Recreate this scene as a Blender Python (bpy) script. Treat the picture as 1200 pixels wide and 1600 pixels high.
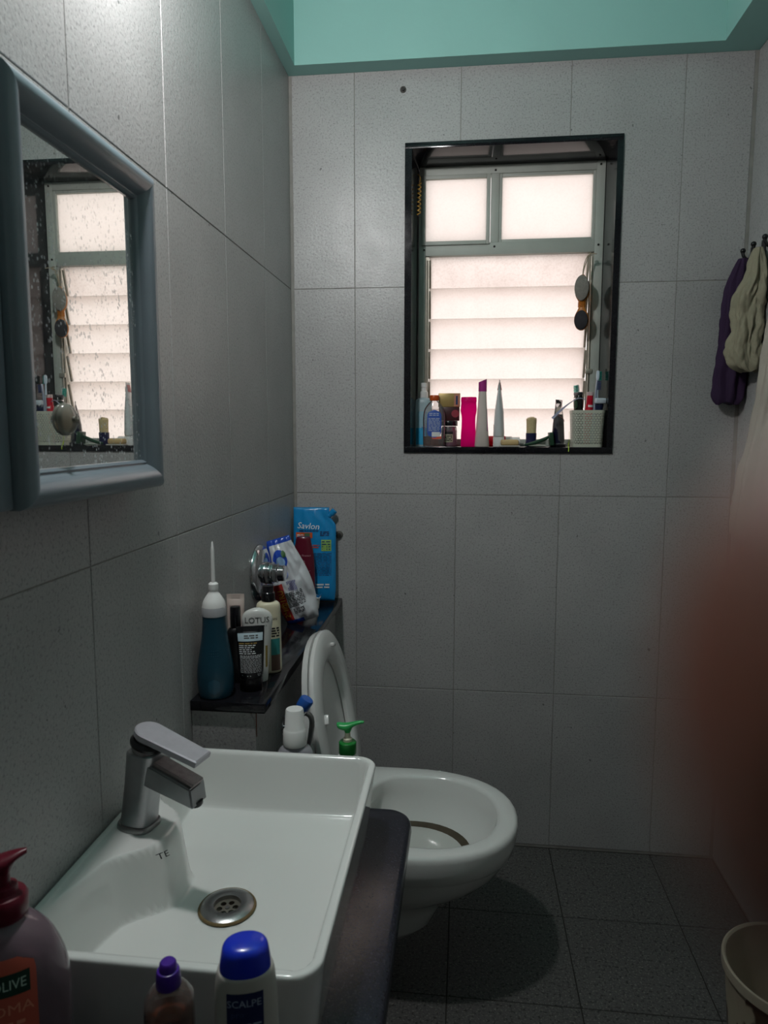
import bpy, bmesh, math, random
from mathutils import Vector, Matrix, noise
random.seed(7)
for o in list(bpy.data.objects): bpy.data.objects.remove(o)
S = bpy.context.scene
COL = S.collection
PI = math.pi

# ------------------------------------------------------------------ camera
F_PX, YAW, PITCH, ROLL = 1098.5, 0.1129, -0.1153, 0.0013
CAM = Vector((0.512, 0.0, 1.2822))
fw = Vector((-math.sin(YAW)*math.cos(PITCH), math.cos(YAW)*math.cos(PITCH), math.sin(PITCH)))
rt0 = Vector((math.cos(YAW), math.sin(YAW), 0)); up0 = rt0.cross(fw)
rt = rt0*math.cos(ROLL) + up0*math.sin(ROLL); up = up0*math.cos(ROLL) - rt0*math.sin(ROLL)
cd = bpy.data.cameras.new('camera'); cam = bpy.data.objects.new('camera', cd); COL.objects.link(cam)
cd.sensor_fit = 'HORIZONTAL'; cd.sensor_width = 36.0; cd.lens = 36.0*F_PX/1200.0
cd.clip_start = 0.002; cd.clip_end = 50
cam.matrix_world = Matrix(((rt.x, up.x, -fw.x, CAM.x), (rt.y, up.y, -fw.y, CAM.y), (rt.z, up.z, -fw.z, CAM.z), (0, 0, 0, 1)))
cd.dof.use_dof = True; cd.dof.focus_distance = 1.75; cd.dof.aperture_fstop = 33.0/2.6   # 2.6 mm phone pupil
S.camera = cam

# ------------------------------------------------------------------ sky and exposure
W_ = bpy.data.worlds.new('sky'); S.world = W_; W_.use_nodes = True
bg = W_.node_tree.nodes['Background']; bg.inputs[0].default_value = (1.0, 0.925, 0.90, 1); bg.inputs[1].default_value = 1.65
S.view_settings.view_transform = 'Standard'; S.view_settings.look = 'None'
S.view_settings.gamma = 1.0; S.view_settings.exposure = 0.0; S.view_settings.use_curve_mapping = False
LAMP_STRENGTH = 560.0
LAMP_POS = Vector((0.10, 0.92, 2.13))

# ------------------------------------------------------------------ room measures (metres)
D = 2.0856; W = 1.273; ZT = 2.284; YF = -0.95
ZC = 2.72
XJ = [0.19, 0.49, 0.79, 1.09]; ZJ = [0.494, 1.094, 1.694]
RIM = 0.709; CTR = 0.58; LED = 0.772; SILL = 1.235

# ------------------------------------------------------------------ materials
def lin(c): return c/12.92 if c <= 0.04045 else ((c+0.055)/1.055)**2.4
def rgb(h):
    h = h.lstrip('#'); return tuple(lin(int(h[i:i+2], 16)/255) for i in (0, 2, 4))
MATS = {}
def mat(name, col, rough=0.45, metal=0.0, var=0.06, scale=30.0, bump=0.0, trans=0.0, sss=0.0, coat=0.0, ior=1.45, bscale=None):
    if name in MATS: return MATS[name]
    m = bpy.data.materials.new(name); m.use_nodes = True; MATS[name] = m
    nt = m.node_tree; b = nt.nodes['Principled BSDF']
    c = rgb(col) if isinstance(col, str) else col
    tc = nt.nodes.new('ShaderNodeTexCoord')
    nz = nt.nodes.new('ShaderNodeTexNoise'); nz.inputs['Scale'].default_value = scale; nz.inputs['Detail'].default_value = 4
    nt.links.new(tc.outputs['Object'], nz.inputs['Vector'])
    mx = nt.nodes.new('ShaderNodeMix'); mx.data_type = 'RGBA'
    mx.inputs[6].default_value = (*[v*(1-var) for v in c], 1); mx.inputs[7].default_value = (*[min(1, v*(1+var)) for v in c], 1)
    nt.links.new(nz.outputs['Fac'], mx.inputs[0]); nt.links.new(mx.outputs[2], b.inputs['Base Color'])
    b.inputs['Roughness'].default_value = rough; b.inputs['Metallic'].default_value = metal; b.inputs['IOR'].default_value = ior
    b.inputs['Transmission Weight'].default_value = trans
    if sss: b.inputs['Subsurface Weight'].default_value = sss; b.inputs['Subsurface Radius'].default_value = (0.006, 0.002, 0.001)
    if coat: b.inputs['Coat Weight'].default_value = coat; b.inputs['Coat Roughness'].default_value = 0.08
    if bump:
        nb = nt.nodes.new('ShaderNodeTexNoise'); nb.inputs['Scale'].default_value = bscale or scale*4; nb.inputs['Detail'].default_value = 3
        nt.links.new(tc.outputs['Object'], nb.inputs['Vector'])
        bp = nt.nodes.new('ShaderNodeBump'); bp.inputs['Strength'].default_value = bump; bp.inputs['Distance'].default_value = 0.002
        nt.links.new(nb.outputs['Fac'], bp.inputs['Height']); nt.links.new(bp.outputs['Normal'], b.inputs['Normal'])
    return m

def stone(name, base, dark, light, rough, bumpk, speck=0.5, scale=1.0, spec=0.5):
    """tile / stone: world-space cloudiness, fine pits, fine relief, a slight tone of its own for every piece"""
    m = bpy.data.materials.new(name); m.use_nodes = True; MATS[name] = m
    nt = m.node_tree; N = nt.nodes; L = nt.links; b = N['Principled BSDF']
    g = N.new('ShaderNodeNewGeometry')
    def nz(sc, det, vec=None):
        n = N.new('ShaderNodeTexNoise'); n.inputs['Scale'].default_value = sc*scale; n.inputs['Detail'].default_value = det
        L.new(vec or g.outputs['Position'], n.inputs['Vector']); return n.outputs['Fac']
    def ramp(s, p0, p1, c0, c1):
        r = N.new('ShaderNodeValToRGB'); e = r.color_ramp.elements
        e[0].position = p0; e[1].position = p1; e[0].color = (*c0, 1); e[1].color = (*c1, 1); L.new(s, r.inputs[0]); return r.outputs[0]
    B, DK, LT = rgb(base), rgb(dark), rgb(light)
    cloud = ramp(nz(5, 6), 0.3, 0.72, tuple(v*0.93 for v in B), tuple(min(1, v*1.07) for v in B))
    def mix(f, a, c, mode='MIX'):
        x = N.new('ShaderNodeMix'); x.data_type = 'RGBA'; x.blend_type = mode
        if isinstance(f, float): x.inputs[0].default_value = f
        else: L.new(f, x.inputs[0])
        L.new(a, x.inputs[6])
        if isinstance(c, tuple): x.inputs[7].default_value = (*c, 1)
        else: L.new(c, x.inputs[7])
        return x.outputs[2]
    fine = nz(210, 2)
    pits = ramp(fine, 0.53, 0.68, (0, 0, 0), (speck, speck, speck))
    motes = ramp(nz(330, 2), 0.56, 0.70, (0, 0, 0), (speck*0.7,)*3)
    col = mix(pits, cloud, DK); col = mix(motes, col, LT)
    # sparse bigger chips
    chips = ramp(nz(60, 1), 0.775, 0.79, (0, 0, 0), (0.7, 0.7, 0.7)); col = mix(chips, col, tuple(v*0.5 for v in DK))
    oi = N.new('ShaderNodeObjectInfo')
    rr = N.new('ShaderNodeMapRange'); rr.inputs[3].default_value = 0.94; rr.inputs[4].default_value = 1.05; L.new(oi.outputs['Random'], rr.inputs[0])
    cc = N.new('ShaderNodeCombineColor'); [L.new(rr.outputs[0], cc.inputs[i]) for i in range(3)]
    col = mix(1.0, col, cc.outputs[0], 'MULTIPLY'); L.new(col, b.inputs['Base Color'])
    rm = N.new('ShaderNodeMapRange'); rm.inputs[3].default_value = rough-0.07; rm.inputs[4].default_value = rough+0.1; L.new(nz(18, 3), rm.inputs[0]); L.new(rm.outputs[0], b.inputs['Roughness'])
    b.inputs['Specular IOR Level'].default_value = spec
    bp = N.new('ShaderNodeBump'); bp.inputs['Strength'].default_value = bumpk; bp.inputs['Distance'].default_value = 0.0015
    L.new(nz(140, 3), bp.inputs['Height']); L.new(bp.outputs['Normal'], b.inputs['Normal'])
    return m
TILE = stone('grey_wall_tile', '#a2a1a0', '#636261', '#c2c0bd', 0.36, 0.4, 0.5)
FTILE = stone('slate_floor_tile', '#525150', '#1f1f1f', '#8f8d86', 0.5, 0.6, 0.85, 0.62, 0.35)
GRAN = stone('black_granite', '#141418', '#08080a', '#2c2b33', 0.10, 0.015, 0.2, 1.0, 0.3)
GRANC = stone('worn_counter_granite', '#21222d', '#0b0c12', '#545562', 0.22, 0.08, 0.4)
GROUT = mat('wall_grout', '#8a8883', 0.9, var=0.25, scale=40)
GROUTF = mat('floor_grout', '#2a2926', 0.9, var=0.4, scale=25)
TEAL = mat('teal_paint', '#8fbdb6', 0.7, var=0.04, scale=6, bump=0.15, bscale=120)
WHITEP = mat('white_wall_paint', '#d8d6d0', 0.8)
CERAM = mat('white_ceramic', '#dedfdc', 0.14, var=0.03, scale=7, coat=0.5)
PLASTW = mat('white_plastic', '#dcdcda', 0.35, var=0.03)
CHROME = mat('chrome', '#c9c9cc', 0.12, 1.0, var=0.08, scale=60)
CHROMED = mat('dull_chrome', '#9a9a9a', 0.32, 1.0, var=0.22, scale=45, bump=0.1)
BLACKP = mat('black_plastic', '#101012', 0.3)
PAINT = mat('grey_white_window_paint', '#a9aea6', 0.5, var=0.12, scale=18, bump=0.2)
ALU = mat('weathered_aluminium', '#a7a296', 0.45, 0.6, var=0.25, scale=40)

def clear_plastic(name, tint, alpha_like=0.85, rough=0.06):
    m = bpy.data.materials.new(name); m.use_nodes = True; MATS[name] = m
    nt = m.node_tree; N = nt.nodes; L = nt.links; N.remove(N['Principled BSDF']); out = N['Material Output']
    t = N.new('ShaderNodeBsdfTransparent'); t.inputs[0].default_value = (*rgb(tint), 1)
    g = N.new('ShaderNodeBsdfGlossy'); g.inputs['Roughness'].default_value = rough; g.inputs[0].default_value = (1, 1, 1, 1)
    d = N.new('ShaderNodeBsdfDiffuse'); d.inputs[0].default_value = (*rgb(tint), 1)
    fr = N.new('ShaderNodeFresnel'); fr.inputs[0].default_value = 1.45
    a = N.new('ShaderNodeMixShader'); a.inputs[0].default_value = 1-alpha_like; L.new(t.outputs[0], a.inputs[1]); L.new(d.outputs[0], a.inputs[2])
    c = N.new('ShaderNodeMixShader'); L.new(fr.outputs[0], c.inputs[0]); L.new(a.outputs[0], c.inputs[1]); L.new(g.outputs[0], c.inputs[2])
    L.new(c.outputs[0], out.inputs[0]); return m
def translucent(name, col, k=0.6, rough=0.35):
    m = bpy.data.materials.new(name); m.use_nodes = True; MATS[name] = m
    nt = m.node_tree; N = nt.nodes; L = nt.links; b = N['Principled BSDF']; out = N['Material Output']
    b.inputs['Base Color'].default_value = (*rgb(col), 1); b.inputs['Roughness'].default_value = rough
    t = N.new('ShaderNodeBsdfTranslucent'); t.inputs[0].default_value = (*rgb(col), 1)
    x = N.new('ShaderNodeMixShader'); x.inputs[0].default_value = k; L.new(b.outputs[0], x.inputs[1]); L.new(t.outputs[0], x.inputs[2]); L.new(x.outputs[0], out.inputs[0]); return m
CLEAR = clear_plastic('clear_plastic', '#eeecec', 0.9)

def frosted(name, streak):
    m = bpy.data.materials.new(name); m.use_nodes = True; MATS[name] = m
    nt = m.node_tree; N = nt.nodes; L = nt.links; N.remove(N['Principled BSDF']); out = N['Material Output']
    tc = N.new('ShaderNodeTexCoord')
    t = N.new('ShaderNodeBsdfTranslucent'); g = N.new('ShaderNodeBsdfGlossy'); g.inputs['Roughness'].default_value = 0.35
    n1 = N.new('ShaderNodeTexNoise'); n1.inputs['Scale'].default_value = 7; n1.inputs['Detail'].default_value = 5
    n2 = N.new('ShaderNodeTexNoise'); n2.inputs['Scale'].default_value = 190; n2.inputs['Detail'].default_value = 2
    L.new(tc.outputs['Object'], n1.inputs['Vector']); L.new(tc.outputs['Object'], n2.inputs['Vector'])
    r2 = N.new('ShaderNodeMapRange'); r2.inputs[1].default_value = 0.42; r2.inputs[2].default_value = 0.7; L.new(n2.outputs['Fac'], r2.inputs[0])
    r1 = N.new('ShaderNodeMapRange'); r1.inputs[1].default_value = 0.3; r1.inputs[2].default_value = 0.75; L.new(n1.outputs['Fac'], r1.inputs[0])
    p = N.new('ShaderNodeMath'); p.operation = 'MULTIPLY_ADD'; L.new(r2.outputs[0], p.inputs[0]); p.inputs[1].default_value = 0.7; L.new(r1.outputs[0], p.inputs[2])
    q = N.new('ShaderNodeMath'); q.operation = 'MULTIPLY'; L.new(p.outputs[0], q.inputs[0]); q.inputs[1].default_value = streak*0.5; q.use_clamp = True
    mx = N.new('ShaderNodeMix'); mx.data_type = 'RGBA'; L.new(q.outputs[0], mx.inputs[0])
    mx.inputs[6].default_value = (0.93, 0.90, 0.88, 1); mx.inputs[7].default_value = (0.42, 0.33, 0.29, 1)
    L.new(mx.outputs[2], t.inputs[0])
    x = N.new('ShaderNodeMixShader'); x.inputs[0].default_value = 0.05; L.new(t.outputs[0], x.inputs[1]); L.new(g.outputs[0], x.inputs[2]); L.new(x.outputs[0], out.inputs[0])
    return m
FROST = frosted('frosted_pane', 0.16); FROST2 = frosted('frosted_louvre', 0.24); FROST3 = frosted('grimy_louvre', 0.5)

def mirror_mat():
    m = bpy.data.materials.new('spotted_mirror'); m.use_nodes = True
    nt = m.node_tree; N = nt.nodes; L = nt.links; N.remove(N['Principled BSDF']); out = N['Material Output']
    g = N.new('ShaderNodeBsdfGlossy'); g.inputs['Roughness'].default_value = 0.0; g.inputs[0].default_value = (0.86, 0.88, 0.86, 1)
    d = N.new('ShaderNodeBsdfDiffuse'); d.inputs[0].default_value = (0.9, 0.91, 0.93, 1)
    tc = N.new('ShaderNodeTexCoord')
    mp = N.new('ShaderNodeMapping'); mp.inputs['Scale'].default_value = (1, 1, 0.75); L.new(tc.outputs['Object'], mp.inputs[0])
    v = N.new('ShaderNodeTexVoronoi'); v.inputs['Scale'].default_value = 210; L.new(mp.outputs[0], v.inputs['Vector'])
    n = N.new('ShaderNodeTexNoise'); n.inputs['Scale'].default_value = 90; n.inputs['Detail'].default_value = 3; L.new(mp.outputs[0], n.inputs['Vector'])
    n3 = N.new('ShaderNodeTexNoise'); n3.inputs['Scale'].default_value = 9; n3.inputs['Detail'].default_value = 2; L.new(tc.outputs['Object'], n3.inputs['Vector'])
    r = N.new('ShaderNodeMapRange'); r.inputs[1].default_value = 0.42; r.inputs[2].default_value = 0.28; L.new(v.outputs['Distance'], r.inputs[0])
    r2 = N.new('ShaderNodeMapRange'); r2.inputs[1].default_value = 0.46; r2.inputs[2].default_value = 0.56; L.new(n.outputs['Fac'], r2.inputs[0])
    r3 = N.new('ShaderNodeMapRange'); r3.inputs[1].default_value = 0.35; r3.inputs[2].default_value = 0.6; r3.inputs[3].default_value = 0.25; L.new(n3.outputs['Fac'], r3.inputs[0])
    a = N.new('ShaderNodeMath'); a.operation = 'MULTIPLY'; L.new(r.outputs[0], a.inputs[0]); L.new(r2.outputs[0], a.inputs[1])
    a2 = N.new('ShaderNodeMath'); a2.operation = 'MULTIPLY'; L.new(a.outputs[0], a2.inputs[0]); L.new(r3.outputs[0], a2.inputs[1])
    b = N.new('ShaderNodeMath'); b.operation = 'MULTIPLY_ADD'; L.new(a2.outputs[0], b.inputs[0]); b.inputs[1].default_value = 0.62; b.inputs[2].default_value = 0.03
    x = N.new('ShaderNodeMixShader'); L.new(b.outputs[0], x.inputs[0]); L.new(g.outputs[0], x.inputs[1]); L.new(d.outputs[0], x.inputs[2]); L.new(x.outputs[0], out.inputs[0])
    return m

# ------------------------------------------------------------------ object helpers
def link(name, me, m, parent=None, smooth=35):
    o = bpy.data.objects.new(name, me); COL.objects.link(o)
    if m is not None:
        if isinstance(m, (list, tuple)):
            for k in m: me.materials.append(k)
        else: me.materials.append(m)
    if smooth:
        me.shade_smooth()
        if smooth < 180: me.set_sharp_from_angle(angle=math.radians(smooth))
    if parent: o.parent = parent
    return o
def obj(name, bm, m, parent=None, smooth=35, fix=True):
    if fix: bmesh.ops.recalc_face_normals(bm, faces=bm.faces)
    me = bpy.data.meshes.new(name); bm.to_mesh(me); bm.free()
    return link(name, me, m, parent, smooth)
def tag(o, label, cat=None, group=None, kind=None):
    if label: o['label'] = label
    if cat: o['category'] = cat
    if group: o['group'] = group
    if kind: o['kind'] = kind
    return o
def thing(name, label, cat, loc=(0, 0, 0), rz=0.0, group=None, kind=None, rx=0.0, ry=0.0):
    o = bpy.data.objects.new(name, None); COL.objects.link(o); o.empty_display_size = 0.03
    o.location = loc; o.rotation_euler = (rx, ry, rz)
    return tag(o, label, cat, group, kind)
def box(bm, lo, hi, bev=0.0, seg=2):
    r = bmesh.ops.create_cube(bm, size=1.0); vs = r['verts']
    for v in vs: v.co = Vector([(lo[i]+hi[i])/2 + v.co[i]*(hi[i]-lo[i]) for i in range(3)])
    if bev: bmesh.ops.bevel(bm, geom=list({e for v in vs for e in v.link_edges}), offset=bev, segments=seg, affect='EDGES', profile=0.5)
def boxo(name, lo, hi, m, parent=None, bev=0.0, seg=2):
    bm = bmesh.new(); box(bm, lo, hi, bev, seg); return obj(name, bm, m, parent)
def skin_rings(bm, rings, closed=True, cap0=True, cap1=True):
    V = [[bm.verts.new(p) for p in r] for r in rings]; n = len(V[0])
    for a, b in zip(V, V[1:]):
        for i in range(n if closed else n-1):
            j = (i+1) % n
            try: bm.faces.new((a[i], a[j], b[j], b[i]))
            except ValueError: pass
    if cap0: bm.faces.new(V[0][::-1])
    if cap1: bm.faces.new(V[-1])
    return V
def lathe(bm, prof, seg=32, M=None, cap0=True, cap1=True):
    rings = []
    for r, z in prof:
        rings.append([Vector((r*math.cos(2*PI*i/seg), r*math.sin(2*PI*i/seg), z)) for i in range(seg)])
    if M: rings = [[M @ p for p in r] for r in rings]
    skin_rings(bm, rings, True, cap0, cap1)
def latheo(name, prof, m, parent=None, seg=32, M=None, smooth=35, caps=True):
    bm = bmesh.new(); lathe(bm, prof, seg, M, caps, caps); return obj(name, bm, m, parent, smooth)
def frame_to(a, b):
    d = (Vector(b)-Vector(a)).normalized(); q = d.to_track_quat('Z', 'Y').to_matrix().to_4x4(); return Matrix.Translation(a) @ q
def tube(bm, pts, r, seg=10, cap=True):
    pts = [Vector(p) for p in pts]; n = len(pts)
    rs = r if isinstance(r, (list, tuple)) else [r]*n
    t0 = (pts[1]-pts[0]).normalized(); nn = t0.orthogonal().normalized(); rings = []
    for i in range(n):
        t = (pts[min(i+1, n-1)]-pts[max(i-1, 0)]).normalized()
        nn = (nn - t*nn.dot(t)).normalized(); bb = t.cross(nn)
        rings.append([pts[i]+(nn*math.cos(2*PI*k/seg)+bb*math.sin(2*PI*k/seg))*rs[i] for k in range(seg)])
    skin_rings(bm, rings, True, cap, cap)
def tubeo(name, pts, r, m, parent=None, seg=10):
    bm = bmesh.new(); tube(bm, pts, r, seg); return obj(name, bm, m, parent)
def crom(P, k):
    """Catmull-Rom resampling of tuples"""
    out = []; n = len(P)
    for i in range(n-1):
        p0, p1, p2, p3 = P[max(i-1, 0)], P[i], P[i+1], P[min(i+2, n-1)]
        for s in range(k):
            t = s/k
            out.append(tuple(0.5*(2*b + (c-a)*t + (2*a-5*b+4*c-d)*t*t + (3*b-a-3*c+d)*t**3) for a, b, c, d in zip(p0, p1, p2, p3)))
    out.append(tuple(P[-1])); return out
def sst(a, b, x):
    t = max(0.0, min(1.0, (x-a)/(b-a))); return t*t*(3-2*t)

class Loft:
    """upright bottle body: sections (z, half width x, half depth y, squareness, cx, cy)"""
    def __init__(s, secs, n=36):
        s.S = [tuple(q) + (2.0, 0.0, 0.0)[len(q)-3:] for q in secs]; s.n = n
    def sec(s, z):
        S_ = s.S
        if z <= S_[0][0]: return S_[0]
        for a, b in zip(S_, S_[1:]):
            if z <= b[0]:
                t = (z-a[0])/max(1e-9, b[0]-a[0]); return tuple(x+(y-x)*t for x, y in zip(a, b))
        return S_[-1]
    def _p(s, q, th, off=0):
        c, n_ = math.cos(th), math.sin(th); e = 2.0/q[3]
        return Vector((q[4]+(q[1]+off)*math.copysign(abs(c)**e, c), q[5]+(q[2]+off)*math.copysign(abs(n_)**e, n_), q[0]))
    def pt(s, th, z, off=0.0):
        q = s.sec(z); q = (z,)+tuple(q[1:]); return s._p(q, th, off)
    def build(s, name, m, parent, smooth=35, cap1=True):
        bm = bmesh.new(); skin_rings(bm, [[s._p(q, 2*PI*i/s.n) for i in range(s.n)] for q in s.S], cap1=cap1)
        return obj(name, bm, m, parent, smooth)
    def by_arc(s, x, z, th0=-PI/2, off=0.0005):
        """point at arc length x to the right of the direction th0"""
        step = 0.04 if x >= 0 else -0.04; th = th0; p = s.pt(th, z); acc = 0.0
        while acc < abs(x):
            q = s.pt(th+step, z); dl = max((q-p).length, 1e-6)
            if acc+dl >= abs(x): th += step*(abs(x)-acc)/dl; break
            acc += dl; th += step; p = q
            if abs(th-th0) > 3: break
        return s.pt(th, z, off)
    def patch(s, name, x0, x1, z0, z1, m, parent, th0=-PI/2, off=0.0004, nx=10, nz=6, round_=0.0):
        bm = bmesh.new(); g = []
        for j in range(nz+1):
            z = z0+(z1-z0)*j/nz; row = []
            ins = 0.0
            if round_:
                t = min(z-z0, z1-z); ins = 0 if t > round_ else round_-math.sqrt(max(0, round_**2-(round_-t)**2))
            for i in range(nx+1): row.append(bm.verts.new(s.by_arc(x0+ins+(x1-x0-2*ins)*i/nx, z, th0, off)))
            g.append(row)
        for j in range(nz):
            for i in range(nx): bm.faces.new((g[j][i], g[j][i+1], g[j+1][i+1], g[j+1][i]))
        return obj(name, bm, m, parent, 180, fix=False)
    def text(s, body, size, x, z, m, parent, th0=-PI/2, off=0.0008, name='lettering', sx=1.0, rot=0.0):
        me = text_mesh(body, size, sx); c, n_ = math.cos(rot), math.sin(rot)
        for v in me.vertices:
            u, w = v.co.x*c-v.co.y*n_, v.co.x*n_+v.co.y*c; v.co = s.by_arc(x+u, z+w, th0, off)
        return link(name, me, m, parent, 0)
    def fine(s, x0, x1, z0, z1, rows, m, parent, th0=-PI/2, off=0.0008, fill=0.6, name='fine_print', align=True):
        bm = bmesh.new(); h = (z1-z0)/rows; rnd = random.Random(int(rows*1000+abs(z0)*9999))
        for r in range(rows):
            zc = z1-h*(r+0.5); x = x0; end = x1-(0 if align else rnd.random()*(x1-x0)*0.4)
            while x < end:
                w = min(rnd.uniform(0.8, 3.0)*h, end-x)
                if w > 0.2*h:
                    P = [s.by_arc(a, b, th0, off) for a, b in ((x, zc-h*fill/2), (x+w, zc-h*fill/2), (x+w, zc+h*fill/2), (x, zc+h*fill/2))]
                    bm.faces.new([bm.verts.new(p) for p in P])
                x += w+0.45*h
        return obj(name, bm, m, parent, 0, fix=False)
def text_mesh(body, size, sx=1.0, shear=0.0):
    cu = bpy.data.curves.new('txt', 'FONT'); cu.body = body; cu.size = size; cu.align_x = 'CENTER'; cu.align_y = 'CENTER'; cu.shear = shear; cu.resolution_u = 2
    o = bpy.data.objects.new('txt', cu); COL.objects.link(o); bpy.context.view_layer.update()
    me = bpy.data.meshes.new_from_object(o.evaluated_get(bpy.context.evaluated_depsgraph_get()))
    bpy.data.objects.remove(o); bpy.data.curves.remove(cu)
    for v in me.vertices: v.co.x *= sx
    return me

# ------------------------------------------------------------------ tiles
_cache = {}
def tile_mesh(w, h, t, bev, m):
    k = (round(w, 4), round(h, 4), round(t, 4), m.name)
    if k not in _cache:
        bm = bmesh.new(); box(bm, (-w/2, -h/2, 0), (w/2, h/2, t), 0)
        top = [e for e in bm.edges if all(v.co.z > t/2 for v in e.verts)]
        bmesh.ops.bevel(bm, geom=top, offset=bev, segments=1, affect='EDGES')
        me = bpy.data.meshes.new('tile'); bmesh.ops.recalc_face_normals(bm, faces=bm.faces); bm.to_mesh(me); bm.free(); me.materials.append(m); _cache[k] = me
    return _cache[k]
def tiles(parent, O, U, V, us, vs, m, t=0.008, gap=0.0022, bev=0.0008, hole=None):
    O, U, V = Vector(O), Vector(U), Vector(V); Nn = U.cross(V)
    for a, b in zip(us, us[1:]):
        for c, d in zip(vs, vs[1:]):
            if b-a < 0.01 or d-c < 0.01: continue
            r = (a+gap/2, c+gap/2, b-gap/2, d-gap/2)
            if hole and r[0] < hole[2] and r[2] > hole[0] and r[1] < hole[3] and r[3] > hole[1]:
                xs = sorted({r[0], r[2]} | {h for h in (hole[0], hole[2]) if r[0] < h < r[2]}); zs = sorted({r[1], r[3]} | {h for h in (hole[1], hole[3]) if r[1] < h < r[3]})
                bm = bmesh.new(); vd = {}; any_ = False
                for x0, x1 in zip(xs, xs[1:]):
                    for z0, z1 in zip(zs, zs[1:]):
                        mx, mz = (x0+x1)/2, (z0+z1)/2
                        if hole[0] < mx < hole[2] and hole[1] < mz < hole[3]: continue
                        any_ = True
                        bm.faces.new([vd.setdefault(p, bm.verts.new((p[0]-r[0], p[1]-r[1], t))) if p not in vd else vd[p] for p in ((x0, z0), (x1, z0), (x1, z1), (x0, z1))])
                if not any_: bm.free(); continue
                for v in [v for v in bm.verts if not v.link_faces]: bm.verts.remove(v)
                ex = bmesh.ops.extrude_face_region(bm, geom=list(bm.faces))
                for e in ex['geom']:
                    if isinstance(e, bmesh.types.BMVert): e.co.z = 0
                o = obj('tile', bm, m, parent, 0); pos = O+U*r[0]+V*r[1]
            else:
                o = bpy.data.objects.new('tile', tile_mesh(r[2]-r[0], r[3]-r[1], t, bev, m)); COL.objects.link(o); o.parent = parent
                pos = O+U*((r[0]+r[2])/2)+V*((r[1]+r[3])/2)
            o.matrix_local = Matrix(((U.x, V.x, Nn.x, pos.x), (U.y, V.y, Nn.y, pos.y), (U.z, V.z, Nn.z, pos.z), (0, 0, 0, 1)))
TT = 0.008
# ------------------------------------------------------------------ the room
HOLE = (0.334, 1.217, 0.934, 2.088)
bm = bmesh.new()
for lo, hi in (((-0.2, 0), (HOLE[0], ZC)), ((HOLE[2], 0), (W+0.2, ZC)), ((HOLE[0], 0), (HOLE[2], HOLE[1])), ((HOLE[0], HOLE[3]), (HOLE[2], ZC))):
    box(bm, (lo[0], D+0.0014, lo[1]), (hi[0], D+0.23, hi[1]))
wall_back = tag(obj('wall_back', bm, GROUT), 'grey tiled wall around the window', kind='structure')
tiles(wall_back, (0, D+TT, 0), (1, 0, 0), (0, 0, 1), [TT]+XJ+[W-TT], [TT]+ZJ+[ZT], TILE, hole=HOLE)
wall_left = tag(boxo('wall_left', (-0.2, YF, 0), (-0.0014, D+TT-0.001, ZC), GROUT), 'grey tiled wall carrying the mirror', kind='structure')
yj = [YF]+[D-0.278-0.3*k for k in range(9, -1, -1)]+[D]
yj = sorted(y for y in set(yj) if y >= YF)
tiles(wall_left, (-TT, 0, 0), (0, 1, 0), (0, 0, 1), yj, [TT]+ZJ+[ZT], TILE)
wall_right = tag(boxo('wall_right', (W+0.0014, YF, 0), (W+0.2, D+TT-0.001, ZC), GROUT), 'grey tiled wall with the hooks', kind='structure')
tiles(wall_right, (W+TT, 0, 0), (0, -1, 0), (0, 0, 1), [-y for y in reversed(yj)], [TT]+ZJ+[ZT], TILE)
wall_front = tag(boxo('wall_front', (-0.2, YF-0.15, 0), (W+0.2, YF, ZC), TILE), 'grey wall with the added door', kind='structure')
door = tag(boxo('added_door_1', (0.30, YF-0.01, 0.005), (1.05, YF+0.03, 2.0), mat('added_door_brown', '#4a3324', 0.5), None, 0.003), 'unseen brown door added behind the camera to keep the fingertip dark', kind='structure')  # door out of view, added dark so the fingertip stays dark
boxo('added_door_panel', (0.42, YF+0.028, 1.1), (0.93, YF+0.038, 1.85), MATS['added_door_brown'], door, 0.004)
boxo('added_door_panel', (0.42, YF+0.028, 0.2), (0.93, YF+0.038, 0.95), MATS['added_door_brown'], door, 0.004)
latheo('added_door_handle', [(0.012, 0), (0.012, 0.04), (0.026, 0.045), (0.028, 0.06), (0.015, 0.072)], CHROME, door, 20, Matrix.Translation((0.36, YF+0.03, 1.0)) @ Matrix.Rotation(-PI/2, 4, 'X'))
floor = tag(boxo('floor', (-0.2, YF-0.15, -0.1), (W+0.2, D+0.2, -0.0016), GROUTF), 'dark slate tiled floor', kind='structure')
fy = [2.0856, 1.775]+[1.775-0.3*k for k in range(1, 10)]; fy = sorted(y for y in fy if y > YF)
tiles(floor, (0, 0, -TT), (1, 0, 0), (0, 1, 0), [0.0]+XJ+[W], [YF]+fy, FTILE, gap=0.003)
ceiling = tag(boxo('ceiling', (-0.2, YF-0.15, ZC), (W+0.2, D+0.2, ZC+0.1), TEAL), 'teal painted ceiling', kind='structure')
# teal beams above the tiles, slightly proud of them
bm = bmesh.new()
box(bm, (0, D-0.056, ZT), (W, D+0.008, ZC)); box(bm, (-0.01, YF, ZT), (0.031, D-0.056, ZC)); box(bm, (W-0.105, YF, ZT), (W+0.01, D-0.056, ZC))
beams = tag(obj('trim_3', bm, TEAL), 'teal painted band above the wall tiles', kind='structure')

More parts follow.
